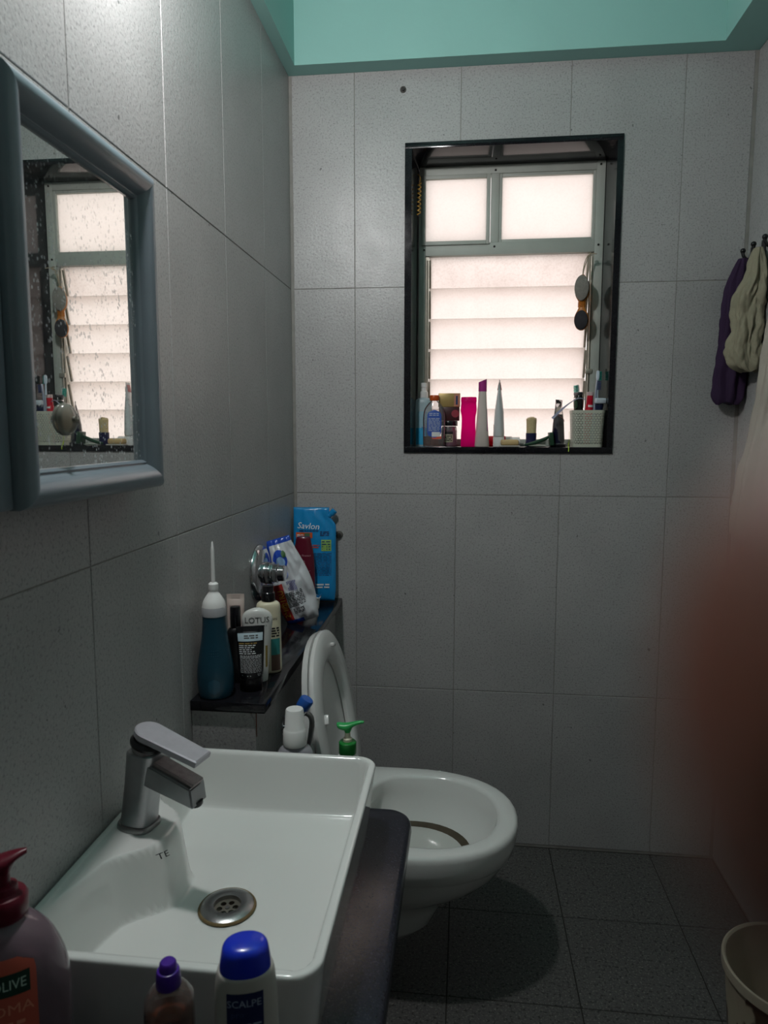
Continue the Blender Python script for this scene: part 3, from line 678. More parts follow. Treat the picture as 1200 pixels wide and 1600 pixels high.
# black bottle with a tall cap
t = thing('black_bottle', 'slim black bottle with a tall black cap beside the flosser', 'bottle', (0.055, 1.352, Z0), 0.3)
L = Loft(crom([(0.0, 0.017, 0.015, 3), (0.003, 0.0185, 0.0165, 3), (0.05, 0.0185, 0.0165, 3), (0.09, 0.0185, 0.0165, 3), (0.105, 0.017, 0.015, 2.6), (0.112, 0.011, 0.011, 2)], 2)); L.build('body', BLACKP, t)
latheo('cap', [(0.0095, 0.112), (0.0108, 0.114), (0.0104, 0.152), (0.0095, 0.155), (0.0, 0.1555)], mat('glossy_black', '#16161a', 0.15), t, 24)
L.patch('label_panel', 0.004, 0.016, 0.02, 0.085, mat('teal_label', '#1f6a70', 0.5), t)
# cream pump bottle
t = thing('lotion_bottle', 'cream lotion bottle with a black cap and teal label behind the black tube', 'bottle', (0.105, 1.418, Z0), 0.3)
L = Loft(crom([(0.0, 0.024, 0.019, 2.6), (0.004, 0.0265, 0.021, 2.6), (0.02, 0.027, 0.0215, 2.6), (0.12, 0.0255, 0.0205, 2.6), (0.142, 0.025, 0.02, 2.6), (0.149, 0.021, 0.018, 2.4), (0.152, 0.013, 0.013, 2)], 2)); L.build('body', mat('cream_plastic', '#cfc9ae', 0.32), t)
latheo('cap', [(0.0135, 0.152), (0.014, 0.153), (0.014, 0.17), (0.012, 0.172), (0.0115, 0.173), (0.0115, 0.185), (0.0, 0.186)], mat('glossy_black', '#16161a', 0.15), t, 28)
L.patch('label_panel', 0.004, 0.024, 0.04, 0.075, mat('teal_label2', '#2b7d7a', 0.5), t); L.patch('label_panel', 0.004, 0.024, 0.006, 0.04, mat('brown_label', '#5c463c', 0.55), t)
L.text('ini', 0.010, 0.013, 0.118, PB, t); L.fine(0.005, 0.022, 0.078, 0.10, 4, PB, t)
# white bottle lettered LOTUS, standing on its foot
t = thing('white_lotion_bottle', 'pearl white bottle lettered LOTUS with a domed top behind black tube', 'bottle', (0.097, 1.362, Z0), 0.28)
L = Loft(crom([(0.0, 0.019, 0.016, 2.3), (0.003, 0.0205, 0.0175, 2.3), (0.03, 0.0225, 0.017, 2.3), (0.08, 0.0265, 0.0155, 2.3), (0.115, 0.0305, 0.0135, 2.3), (0.128, 0.0315, 0.0125, 2.3), (0.140, 0.027, 0.0115, 2.2), (0.147, 0.018, 0.009, 2.1), (0.151, 0.006, 0.004, 2)], 3)); L.build('body', mat('pearl_white', '#c9cac6', 0.22, coat=0.3), t)
L.text('LOTUS', 0.0165, 0.0, 0.128, mat('print_grey', '#4a4b4a', 0.6), t, sx=0.98); L.text('HERBALS', 0.0048, 0.008, 0.1165, MATS['print_grey'], t, sx=1.2)
L.patch('gold_stripe', 0.016, 0.021, 0.03, 0.075, mat('gold_print', '#8d7a3e', 0.4), t)
# black face tube in front
t, L = tube_bottle('face_wash_tube', 'black face wash tube printed with white text on the ledge edge', (0.098, 1.312, Z0), 0.32, 0.0275, 0.0205, 0.127, 0.026, mat('satin_black', '#0d0f12', 0.35), mat('cap_black', '#0b0b0d', 0.25), cap_r=0.0225)
L.patch('label_panel', -0.024, 0.0235, 0.099, 0.114, mat('pale_blue_label', '#a9bcc4', 0.5), t, off=0.0009); L.fine(-0.012, 0.014, 0.103, 0.111, 2, MATS['print_grey'], t, off=0.0014)
L.fine(-0.022, 0.012, 0.093, 0.097, 1, mat('print_gold', '#8a7440', 0.5), t, off=0.0012)
L.fine(-0.022, 0.010, 0.074, 0.093, 5, PW, t, align=False, off=0.0012, fill=0.4); L.fine(-0.021, 0.021, 0.066, 0.073, 3, PW, t, off=0.0012, fill=0.35)
L.fine(-0.021, 0.021, 0.038, 0.0655, 11, PW, t, fill=0.26, off=0.0012); L.text('U', 0.008, 0.015, 0.0335, PW, t, off=0.0012); L.text('e  a', 0.005, -0.004, 0.0325, PW, t, off=0.0012); L.text('x', 0.004, -0.017, 0.0335, PW, t, off=0.0012)

# pouches -----------------------------------------------------------
class Pouch:
    """soft pack: front y = -th(u,v), back y = +th; u across (-1..1), v up (0..1), outline half width hw(v)"""
    def __init__(s, w, h, th, hw=None, wr=0.0, seed=0, skew=None, full=None):
        s.w, s.h, s.th, s.wr, s.seed = w, h, th, wr, seed; s.hw = hw or (lambda v: 1.0); s.skew = skew or (lambda v: 0.0); s.full = full or (lambda u, v: 1.0)
    def p(s, u, v, off=0.0, side=-1):
        e = max(0.0, 1-abs(u)**2.4)**0.6*max(0.0, min(1.0, 1-abs(2*v-1)**5))**0.7
        n = noise.noise(Vector((u*2.6+s.seed, v*5.5, side*3.1)))+0.5*noise.noise(Vector((u*6+s.seed, v*13+4, side*1.7)))
        y = (s.th*e*s.full(u, v)+s.wr*n*min(1, e*2.2)+0.0006)+off
        return Vector((u*s.w/2*s.hw(v)+s.skew(v), side*y, v*s.h))
    def build(s, name, mats, parent, pick, nu=28, nv=44):
        bm = bmesh.new()
        for side in (-1, 1):
            g = [[bm.verts.new(s.p(-1+2*i/nu, j/nv, 0, side)) for i in range(nu+1)] for j in range(nv+1)]
            for j in range(nv):
                for i in range(nu):
                    f = bm.faces.new((g[j][i], g[j][i+1], g[j+1][i+1], g[j+1][i])); f.material_index = pick(-1+2*(i+.5)/nu, (j+.5)/nv, side)
        bmesh.ops.remove_doubles(bm, verts=bm.verts, dist=0.0004)
        bnd = [e for e in bm.edges if e.is_boundary]
        try: bmesh.ops.bridge_loops(bm, edges=bnd)
        except Exception: pass
        return obj(name, bm, mats, parent, 180)
    def patch(s, name, u0, u1, v0, v1, m, parent, off=0.0006, n=10, shape=None):
        bm = bmesh.new(); g = [[None]*(n+1) for _ in range(n+1)]
        for j in range(n+1):
            for i in range(n+1):
                a, b = -1+2*i/n, -1+2*j/n
                if shape == 'disc':
                    q = math.hypot(a, b); k = max(abs(a), abs(b)); a, b = (a*k/q, b*k/q) if q > 0 else (a, b)
                g[j][i] = bm.verts.new(s.p((u0+u1)/2+a*(u1-u0)/2, (v0+v1)/2+b*(v1-v0)/2, off))
        for j in range(n):
            for i in range(n): bm.faces.new((g[j][i], g[j][i+1], g[j+1][i+1], g[j+1][i]))
        return obj(name, bm, m, parent, 180, fix=False)
    def text(s, body, size, x, z, m, parent, rot=0.0, sx=1.0, off=0.0010, shear=0.0, name='lettering'):
        me = text_mesh(body, size, sx, shear); c, q = math.cos(rot), math.sin(rot)
        for v in me.vertices:
            a, b = x+v.co.x*c-v.co.y*q, z+v.co.x*q+v.co.y*c; v.co = s.p((a-s.skew(b/s.h))/(s.w/2*s.hw(b/s.h)), b/s.h, off)
        return link(name, me, m, parent, 0)
    def fine(s, x0, x1, z0, z1, rows, m, parent, off=0.0010, rot=0.0, vertical=False, fill=0.55):
        bm = bmesh.new(); rnd = random.Random(rows*77+int(abs(x0)*9999)); h = (z1-z0)/rows; cx, cz = (x0+x1)/2, (z0+z1)/2; c, q = math.cos(rot), math.sin(rot)
        for r in range(rows):
            zc = z1-h*(r+0.5); x = x0
            while x < x1:
                w = min(rnd.uniform(1, 3.5)*h, x1-x); w = w if not vertical else x1-x0
                P = []
                for a, b in ((x, zc-h*fill/2), (x+w, zc-h*fill/2), (x+w, zc+h*fill/2), (x, zc+h*fill/2)):
                    a, b = a-cx, b-cz; a, b = cx+a*c-b*q, cz+a*q+b*c
                    P.append(bm.verts.new(s.p((a-s.skew(b/s.h))/(s.w/2*s.hw(b/s.h)), b/s.h, off)))
                bm.faces.new(P); x += w+0.5*h
        return obj('fine_print', bm, m, parent, 0, fix=False)

# blue refill pouch leaning in the corner
sv = thing('refill_pouch', 'bright blue antiseptic refill pouch with a corner spout leaning in the corner', 'pouch', (0.071, 2.040, Z0), 0.06, None, None, math.radians(-3))
BLUE = mat('blue_foil', '#1787c4', 0.25, var=0.05, scale=8, coat=0.3)
P = Pouch(0.128, 0.282, 0.019, hw=lambda v: 1.0-0.05*sst(0.15, 0.0, v)-0.16*sst(0.80, 0.93, v), skew=lambda v: -0.010*sst(0.80, 0.93, v), wr=0.0035, seed=3, full=lambda u, v: 1.15-0.75*v)
P.build('pouch_body', BLUE, sv, lambda u, v, s: 0)
Msp = frame_to((0.043, 0, 0.255), (0.064, 0, 0.277))
latheo('spout', [(0.007, 0.0), (0.007, 0.008), (0.0095, 0.009), (0.0095, 0.024), (0.008, 0.026), (0.0, 0.0262)], BLUE, sv, 20, Msp)
P.text('Savlon', 0.026, -0.018, 0.226, mat('print_bright', '#e9eef0', 0.5), sv, rot=-0.05, shear=0.2, off=0.0016)
NAVY = mat('print_navy', '#173a66', 0.5)
P.fine(-0.045, 0.012, 0.2105, 0.2145, 1, NAVY, sv, fill=0.8, off=0.0016); P.fine(0.018, 0.045, 0.197, 0.212, 3, NAVY, sv, off=0.0016)
P.patch('orange_panel', -0.86, -0.08, 0.675, 0.735, mat('orange_print', '#d0561f', 0.5), sv, off=0.0012); P.patch('green_panel', 0.34, 0.80, 0.54, 0.66, mat('green_print', '#8db560', 0.5), sv, off=0.0012); P.patch('dark_badge', -0.45, -0.2, 0.683, 0.727, mat('badge_print', '#4a6a4c', 0.5), sv, off=0.0017)
P.fine(0.024, 0.048, 0.154, 0.184, 4, NAVY, sv, off=0.0019, fill=0.4); P.fine(-0.052, -0.03, 0.194, 0.202, 2, PW, sv, off=0.0019)
P.fine(0.0, 0.052, 0.078, 0.148, 15, NAVY, sv, fill=0.35, off=0.0016); P.fine(-0.004, 0.016, 0.160, 0.172, 2, mat('print_red', '#b8402e', 0.5), sv, off=0.0017); P.fine(0.008, 0.046, 0.04, 0.056, 2, PW, sv, off=0.0016)
# maroon shampoo bottle
t = thing('shampoo_bottle', 'maroon shampoo bottle standing on its cap before the blue pouch', 'bottle', (0.051, 1.985, Z0), 0.12)
L = Loft(crom([(0.0, 0.030, 0.018, 2.3), (0.004, 0.033, 0.0205, 2.3), (0.06, 0.0335, 0.021, 2.3), (0.12, 0.0325, 0.020, 2.3), (0.160, 0.0285, 0.0175, 2.3), (0.184, 0.0235, 0.015, 2.4), (0.198, 0.0215, 0.014, 2.4), (0.203, 0.018, 0.012, 2.2)], 3)); L.build('body', mat('maroon_plastic', '#5e1226', 0.26, coat=0.3), t)
PK = mat('print_rose', '#b98a92', 0.5)
L.text('Color Protect', 0.0082, -0.002, 0.150, PK, t, sx=1.05)
bm = bmesh.new()
pts = [L.by_arc(0.005*math.sin(a)+0.002*math.cos(a), 0.118+0.018*math.cos(a), off=0.0012) for a in [2*PI*i/24 for i in range(25)]]
tube(bm, pts, 0.0005, 5); tube(bm, [L.by_arc(-0.02+0.04*k/12, 0.106-0.006*math.sin(k/12*PI), off=0.0012) for k in range(13)], 0.0004, 5); obj('swirl_print', bm, PK, t)
L.patch('dot_print', -0.003, 0.003, 0.083, 0.089, PW, t, round_=0.003, off=0.001); L.fine(-0.011, 0.017, 0.066, 0.077, 2, PK, t, fill=0.7); L.fine(-0.006, 0.008, 0.055, 0.059, 1, PK, t); L.fine(-0.008, 0.016, 0.046, 0.049, 1, PK, t)
# small open tub
t = thing('small_tub', 'small white plastic tub with torn blue film lid beside the packet', 'tub', (0.083, 1.945, Z0), 0.1)
L = Loft([(0.0, 0.018, 0.016, 3), (0.002, 0.02, 0.018, 3), (0.032, 0.023, 0.021, 3), (0.034, 0.026, 0.024, 3), (0.0355, 0.026, 0.024, 3)]); L.build('cup', PLASTW, t)
bm = bmesh.new(); rnd = random.Random(4)
R = [[Vector(((0.004+k*0.0079)*math.cos(a)*(1.0+(0.1*math.sin(5*a) if k == 3 else 0)), (0.004+k*0.007)*math.sin(a), 0.0362+(0.0035*math.sin(3*a+1)+0.002 if k == 3 else 0.0008*math.sin(2*a)))) for a in [2*PI*i/30 for i in range(30)]] for k in range(4)]
skin_rings(bm, R, cap1=False); obj('film_lid', bm, mat('blue_film', '#2b6ea6', 0.2, coat=0.4), t, 60)
# detergent packet slumped beside the valve
dp = thing('detergent_packet', 'crumpled white and blue packet with a red strip slumped beside flush valve', 'packet', (0.094, 1.792, Z0+0.006), 0.12, None, None, 0.0, math.radians(-17))
WF = mat('white_film', '#c6c9cd', 0.3, var=0.08, scale=20, coat=0.3, bump=0.3, bscale=45); BF = mat('royal_blue_film', '#1f48b0', 0.28, coat=0.3); RF = mat('red_film', '#a82a24', 0.35)
def pick(u, v, s):
    if v < 0.07 and u < 0.15: return 1
    if v > 0.93: return 1
    if u < -0.72 and v > 0.62: return 1
    if u < -0.42 and 0.05 < v < 0.5: return 2
    return 0
P = Pouch(0.098, 0.232, 0.024, wr=0.0085, seed=9, hw=lambda v: 0.80+0.42*math.sin(PI*min(1, v*1.15+0.05))*0.75-0.12*sst(0.8, 1, v), full=lambda u, v: 1.25-0.75*v)
P.build('film', [WF, BF, RF], dp, pick, 30, 50)
YEL = mat('print_yellow', '#d9a930', 0.5)
P.text('2M@1RU', 0.021, -0.031, 0.062, YEL, dp, rot=PI/2, sx=0.9, off=0.002)
P.patch('blue_disc', -0.60, 0.28, 0.66, 0.88, BF, dp, off=0.0012, shape='disc'); P.patch('inner_disc', -0.42, 0.12, 0.68, 0.80, mat('sky_print', '#8fb4d8', 0.5), dp, off=0.0019, shape='disc'); P.patch('green_seal', 0.02, 0.30, 0.78, 0.86, mat('seal_green', '#40683f', 0.5), dp, off=0.0022, shape='disc')
P.patch('lilac_disc', -0.48, 0.06, 0.535, 0.65, mat('lilac_print', '#9aa5d2', 0.5), dp, off=0.0012, shape='disc'); P.fine(-0.014, -0.002, 0.132, 0.14, 2, MATS['print_red'], dp, off=0.0018)
P.fine(-0.010, 0.016, 0.092, 0.118, 11, mat('print_violet', '#4a4a86', 0.5), dp, off=0.0014, rot=PI/2, vertical=True)
P.fine(-0.020, 0.026, 0.050, 0.090, 10, PB, dp, off=0.0014, rot=0.08, fill=0.5); P.fine(-0.012, 0.018, 0.03, 0.045, 4, PB, dp, off=0.0014, rot=0.08)

# ------------------------------------------------------------------ bottles behind the basin, on the counter
C0 = CTR+0.0003
t = thing('mouthwash_bottle', 'clear ribbed bottle with a white two step cap behind the basin', 'bottle', (0.210, 1.212, C0), 0.2)
L = Loft(crom([(0.0, 0.031, 0.020, 2.8), (0.004, 0.034, 0.022, 2.8), (0.08, 0.034, 0.022, 2.8), (0.106, 0.034, 0.022, 2.8), (0.12, 0.028, 0.02, 2.5), (0.127, 0.018, 0.017, 2.1)], 2)); L.build('bottle_body', clear_plastic('misty_plastic', '#cfcfd6', 0.55, 0.12), t)
L.patch('label_panel', -0.024, 0.024, 0.02, 0.10, mat('dots_label', '#a8b2c4', 0.5, var=0.5, scale=140), t)
latheo('cap', [(0.0215, 0.128), (0.022, 0.13), (0.0213, 0.155), (0.0195, 0.1585), (0.0185, 0.16), (0.0165, 0.193), (0.0152, 0.1955), (0.0, 0.196)], PLASTW, t, 36)
t = thing('pump_bottle', 'white bottle with a green pump head behind the basin corner', 'bottle', (0.309, 1.208, C0), 0.0)
L = Loft(crom([(0.0, 0.024, 0.018, 2.5), (0.004, 0.026, 0.02, 2.5), (0.09, 0.026, 0.02, 2.5), (0.107, 0.022, 0.018, 2.4), (0.115, 0.0155, 0.015, 2.1), (0.118, 0.014, 0.014, 2)], 2)); L.build('bottle_body', PLASTW, t)
GREEN = mat('green_plastic', '#0c7a2c', 0.3)
latheo('collar', [(0.0155, 0.118), (0.016, 0.119), (0.016, 0.139), (0.0145, 0.1405), (0.009, 0.141)], GREEN, t, 32)
latheo('stem', [(0.0085, 0.141), (0.0085, 0.146), (0.0055, 0.148), (0.005, 0.158)], mat('ivory_plastic', '#c9c4ae', 0.4), t, 20)
bm = bmesh.new()
secs = [(-0.020, 0.0, 0.172, 0.002, 0.002), (-0.017, 0, 0.170, 0.0075, 0.005), (-0.008, 0, 0.168, 0.010, 0.0065), (0.002, 0, 0.169, 0.009, 0.0065), (0.012, 0, 0.1735, 0.006, 0.0045), (0.022, 0, 0.177, 0.0045, 0.0033), (0.030, 0, 0.178, 0.003, 0.0022)]
skin_rings(bm, [[Vector((x, a*math.cos(2*PI*i/16), z+b*math.sin(2*PI*i/16))) for i in range(16)] for x, _, z, a, b in crom(secs, 3)])
lathe(bm, [(0.0045, 0.156), (0.006, 0.160), (0.0095, 0.168)], 16); obj('pump_head', bm, mat('bright_green_plastic', '#2a9c50', 0.3), t)

# ------------------------------------------------------------------ bottles on the near side of the basin
t = thing('handwash_bottle', 'round clear handwash bottle with a maroon pump and coral label', 'bottle', (0.067, 0.600, C0), 0.55); t.scale = (1.0, 1.0, 0.912)
L = Loft(crom([(0.0, 0.040, 0.03, 2.3), (0.005, 0.046, 0.034, 2.3), (0.06, 0.053, 0.037, 2.2), (0.12, 0.056, 0.038, 2.1), (0.175, 0.0545, 0.037, 2.1), (0.215, 0.043, 0.032, 2.05), (0.236, 0.029, 0.025, 2), (0.246, 0.017, 0.017, 2), (0.250, 0.0165, 0.0165, 2)], 3)); L.build('bottle_body', clear_plastic('mauve_plastic', '#a58d99', 0.6, 0.08), t)
Lq = Loft([(0.003, 0.042, 0.031, 2.3), (0.06, 0.0505, 0.0345, 2.2), (0.12, 0.0535, 0.0355, 2.1), (0.148, 0.053, 0.0352, 2.1)]); Lq.build('liquid', mat('plum_liquid', '#4a2f3a', 0.1), t)
L.patch('label_panel', -0.034, 0.026, 0.095, 0.218, mat('coral_label', '#c25a48', 0.45), t, round_=0.016, nz=14); L.patch('dark_banner', -0.036, 0.020, 0.180, 0.203, mat('dark_green_banner', '#12352a', 0.45), t, off=0.0009)
L.text('PALMOLIVE', 0.0145, -0.012, 0.1915, mat('print_mint', '#b9d2c4', 0.5), t, off=0.0013, sx=0.78); L.text('AROMA', 0.016, -0.006, 0.165, mat('print_coral', '#e08f78', 0.5), t, off=0.0011); L.fine(-0.026, 0.014, 0.146, 0.153, 1, MATS['print_coral'], t, off=0.0011)
MAR = mat('maroon_pump', '#5e1023', 0.3)
latheo('collar', [(0.019, 0.246), (0.021, 0.249), (0.0215, 0.267), (0.019, 0.272), (0.013, 0.274), (0.012, 0.281), (0.009, 0.2825)], MAR, t, 32)
latheo('stem', [(0.0065, 0.281), (0.006, 0.302)], MAR, t, 20)
bm = bmesh.new()
skin_rings(bm, [[Vector((x, a*math.cos(2*PI*i/16), z+b*math.sin(2*PI*i/16))) for i in range(16)] for x, z, a, b in crom([(-0.022, 0.298, 0.002, 0.002), (-0.018, 0.301, 0.008, 0.005), (-0.006, 0.306, 0.012, 0.008), (0.004, 0.309, 0.011, 0.007), (0.014, 0.313, 0.007, 0.0045), (0.022, 0.315, 0.003, 0.003)], 3)])
lathe(bm, [(0.0065, 0.295), (0.008, 0.299), (0.011, 0.306)], 16); obj('pump_head', bm, MAR, t)
t = thing('oil_bottle', 'small clear bottle of amber oil with a purple cap before the basin', 'bottle', (0.238, 0.590, C0), 0.35)
L = Loft(crom([(0.0, 0.021, 0.016, 3), (0.004, 0.0235, 0.018, 3), (0.07, 0.0238, 0.018, 3), (0.150, 0.0236, 0.0178, 2.9), (0.163, 0.0215, 0.0168, 2.6), (0.172, 0.0160, 0.0140, 2.2), (0.177, 0.0105, 0.0105, 2), (0.179, 0.010, 0.010, 2)], 2)); L.build('bottle_body', clear_plastic('amber_clear_plastic', '#e0cdc6', 0.88, 0.06), t)
Lq = Loft([(0.003, 0.0215, 0.0162, 3), (0.07, 0.0222, 0.0165, 3), (0.148, 0.022, 0.0163, 2.9)]); Lq.build('oil', clear_plastic('amber_oil', '#b8622e', 0.7, 0.1), t)
PUR = mat('purple_plastic', '#46208f', 0.28)
latheo('cap', [(0.0115, 0.174), (0.0120, 0.175), (0.0112, 0.188), (0.0102, 0.1905), (0.0085, 0.191), (0.0078, 0.1975), (0.0065, 0.199), (0.0, 0.1995)], PUR, t, 28)
t = thing('scalp_shampoo_bottle', 'white shampoo bottle with a royal blue cap and navy SCALPE label', 'bottle', (0.315, 0.588, C0), 0.28)
L = Loft(crom([(0.0, 0.027, 0.019, 2.5), (0.004, 0.0295, 0.021, 2.5), (0.06, 0.030, 0.0215, 2.5), (0.14, 0.030, 0.0215, 2.5), (0.185, 0.0285, 0.021, 2.4), (0.2015, 0.0262, 0.0205, 2.3), (0.2045, 0.0240, 0.0195, 2.3)], 3)); L.build('bottle_body', mat('milky_plastic', '#b9b5ae', 0.3), t)
Lc = Loft(crom([(0.2045, 0.0235, 0.0192, 2.3), (0.206, 0.0240, 0.0196, 2.3), (0.219, 0.0222, 0.0185, 2.3), (0.2255, 0.0200, 0.0168, 2.2), (0.2285, 0.0145, 0.012, 2.1), (0.2298, 0.004, 0.003, 2)], 3)); Lc.build('cap', mat('royal_blue_plastic', '#1530c4', 0.22, coat=0.3), t)
L.patch('label_panel', -0.017, 0.0165, 0.157, 0.192, mat('navy_label', '#16204f', 0.4), t); L.text('SCALPE', 0.0098, -0.001, 0.182, mat('print_pale', '#9aa6c0', 0.5), t, sx=0.95); L.text('pro', 0.0085, -0.007, 0.172, mat('print_dim', '#3a4670', 0.5), t); L.fine(-0.015, 0.014, 0.160, 0.163, 1, MATS['print_pale'], t)
L.patch('teal_swoosh', -0.015, 0.004, 0.110, 0.154, mat('teal_print', '#2a5a78', 0.45), t, round_=0.012, nz=10)

# ------------------------------------------------------------------ things on the window sill
S0 = SILL+0.0003
t = thing('tall_tube', 'tall white and cyan bottle in the sill corner against the jamb', 'bottle', (0.387, 2.188, S0), 0)
L = Loft(crom([(0.0, 0.024, 0.015, 2.5), (0.004, 0.026, 0.017, 2.5), (0.05, 0.026, 0.017, 2.5), (0.13, 0.0255, 0.016, 2.5), (0.142, 0.022, 0.0145, 2.4), (0.147, 0.012, 0.011, 2)], 2)); L.build('bottle_body', translucent('cold_white_plastic', '#b9cdd4', 0.35), t)
L.patch('cyan_band', -0.024, 0.024, 0.004, 0.055, mat('cyan_print', '#35a6d4', 0.4), t); L.patch('pale_panel', -0.018, 0.019, 0.055, 0.105, mat('pale_blue_print', '#8fb7c6', 0.45), t); L.text('N', 0.016, 0.0, 0.053, mat('print_blue', '#2e6fae', 0.5), t)
latheo('pump', [(0.0115, 0.147), (0.012, 0.149), (0.012, 0.165), (0.008, 0.167), (0.0075, 0.178), (0.009, 0.18), (0.009, 0.192), (0.0, 0.193)], PLASTW, t, 24)
t = thing('amber_bottle', 'clear flat bottle with orange cap, blue label and little amber liquid', 'bottle', (0.4215, 2.135, S0), 0)
L = Loft(crom([(0.0, 0.030, 0.014, 2.6), (0.003, 0.033, 0.0165, 2.6), (0.05, 0.0335, 0.017, 2.5), (0.09, 0.0335, 0.017, 2.4), (0.112, 0.029, 0.0155, 2.3), (0.128, 0.018, 0.012, 2.1), (0.135, 0.0105, 0.0105, 2), (0.139, 0.010, 0.010, 2)], 3)); L.build('bottle_body', CLEAR, t)
Lq = Loft([(0.002, 0.0305, 0.0145, 2.6), (0.01, 0.032, 0.0155, 2.6), (0.03, 0.0322, 0.0156, 2.6)]); Lq.build('liquid', clear_plastic('amber_liquid', '#d07a3a', 0.93, 0.05), t)
L.patch('label_panel', -0.020, 0.022, 0.026, 0.108, mat('blue_label', '#2f54a8', 0.45), t, round_=0.018, nz=14); L.fine(-0.016, 0.018, 0.045, 0.085, 9, MATS['print_pale'], t, off=0.001); L.patch('white_sticker', -0.006, 0.018, 0.029, 0.043, PLASTW, t, off=0.001); L.fine(-0.014, 0.014, 0.09, 0.1, 2, MATS['print_pale'], t, off=0.001)
latheo('cap', [(0.0135, 0.136), (0.0142, 0.137), (0.0142, 0.150), (0.013, 0.152), (0.0, 0.1525)], mat('orange_plastic', '#c2511c', 0.35), t, 24)
t = thing('cream_jar', 'small plum glass jar with a black lid behind the amber bottle', 'jar', (0.466, 2.166, S0), 0)
latheo('glass', crom([(0.021, 0.0), (0.0235, 0.003), (0.024, 0.02), (0.024, 0.048), (0.0225, 0.056), (0.021, 0.06)], 2), mat('plum_glass', '#6d5560', 0.12), t, 36)
Lj = Loft([(0.0, 0.024, 0.024), (0.06, 0.024, 0.024)]); Lj.patch('label_panel', -0.018, 0.012, 0.012, 0.036, mat('olive_label', '#a09c84', 0.5), t); Lj.patch('label_stripe', -0.018, 0.012, 0.037, 0.044, PB, t); Lj.fine(-0.015, 0.009, 0.015, 0.033, 4, PB, t, off=0.001); Lj.patch('foil_ring', -0.03, 0.03, 0.048, 0.056, CHROMED, t)
latheo('lid', [(0.0252, 0.061), (0.0258, 0.062), (0.0258, 0.074), (0.0245, 0.076), (0.0, 0.0762)], mat('glossy_black', '#16161a', 0.15), t, 36)
t = thing('gift_carton', 'gold and dark brown carton standing on top of the plum jar', 'box', (0.465, 2.166, S0+0.0766), 0.05)
boxo('brown_base', (-0.031, -0.021, 0.0), (0.031, 0.021, 0.041), mat('dark_brown_card', '#3f1d20', 0.4), t, 0.002); boxo('gold_sleeve', (-0.0325, -0.0225, 0.041), (0.0325, 0.0225, 0.082), mat('gold_card', '#a8905a', 0.35, 0.3), t, 0.0015)
boxo('pink_panel', (0.014, -0.0231, 0.043), (0.030, -0.0226, 0.08), mat('salmon_print', '#b77f68', 0.45), t); 
bm = bmesh.new(); lathe(bm, [(0.0, 0.0006), (0.011, 0.0006), (0.0115, 0)], 24, Matrix.Translation((0.018, -0.0212, 0.021)) @ Matrix.Rotation(PI/2, 4, 'X')); obj('red_seal', bm, mat('seal_red', '#8c3440', 0.45), t)
boxo('navy_print', (0.0195, -0.0236, 0.048), (0.0245, -0.0232, 0.074), NAVY, t)
t = thing('pink_bottle', 'hot pink waisted bottle standing against the backlit louvres', 'bottle', (0.524, 2.13, S0), 0)
L = Loft(crom([(0.0, 0.021, 0.014), (0.003, 0.0225, 0.0155), (0.03, 0.0222, 0.0155), (0.065, 0.0205, 0.015), (0.088, 0.0205, 0.015), (0.102, 0.023, 0.016), (0.112, 0.0235, 0.016), (0.128, 0.0225, 0.0155), (0.132, 0.0225, 0.0155)], 3)); L.build('bottle_body', translucent('hot_pink_plastic', '#ff28b8', 0.92), t)
Lc = Loft([(0.132, 0.0228, 0.0158), (0.134, 0.0232, 0.016), (0.144, 0.0228, 0.0158), (0.146, 0.021, 0.0145)]); Lc.build('cap', translucent('pink_cap_plastic', '#ff2aae', 0.85), t)
t = thing('tapered_bottle', 'white tapered bottle with a slanted magenta cap on the sill', 'bottle', (0.564, 2.128, S0), 0)
L = Loft([(0.0, 0.021, 0.015, 2.4), (0.003, 0.0222, 0.0165, 2.4), (0.06, 0.0175, 0.014, 2.3), (0.12, 0.0135, 0.0118, 2.2), (0.162, 0.0115, 0.0108, 2.1)]); L.build('bottle_body', mat('warm_white_plastic', '#c9beb6', 0.35), t)
bm = bmesh.new(); R = [[Vector((0.0122*math.cos(a), 0.0112*math.sin(a), z+(k*0.005*math.cos(a)))) for a in [2*PI*i/28 for i in range(28)]] for z, k in ((0.162, 0), (0.164, 0.05), (0.184, 0.6), (0.1935, 1.0))]; skin_rings(bm, R); obj('cap', bm, mat('magenta_plastic', '#9a2a78', 0.35), t)
L.patch('magenta_stripe', 0.0155, 0.019, 0.045, 0.11, MATS['magenta_plastic'], t)
t, L = tube_bottle('toothpaste_tube', 'white tube with a red tip standing edge on beside the soap', (0.614, 2.135, S0), PI/2-0.12, 0.021, 0.0165, 0.195, 0.028, mat('tube_white', '#c4c8c8', 0.35), PLASTW, cap_r=0.0165)
L.patch('red_mark', -0.014, 0.014, 0.166, 0.188, mat('dull_red', '#a65f60', 0.5), t, th0=PI/2, off=0.0016); L.fine(-0.01, 0.01, 0.05, 0.065, 3, MATS['dull_red'], t, th0=PI/2)
L.patch('red_mark', -0.014, 0.014, 0.166, 0.188, MATS['dull_red'], t, off=0.0016)
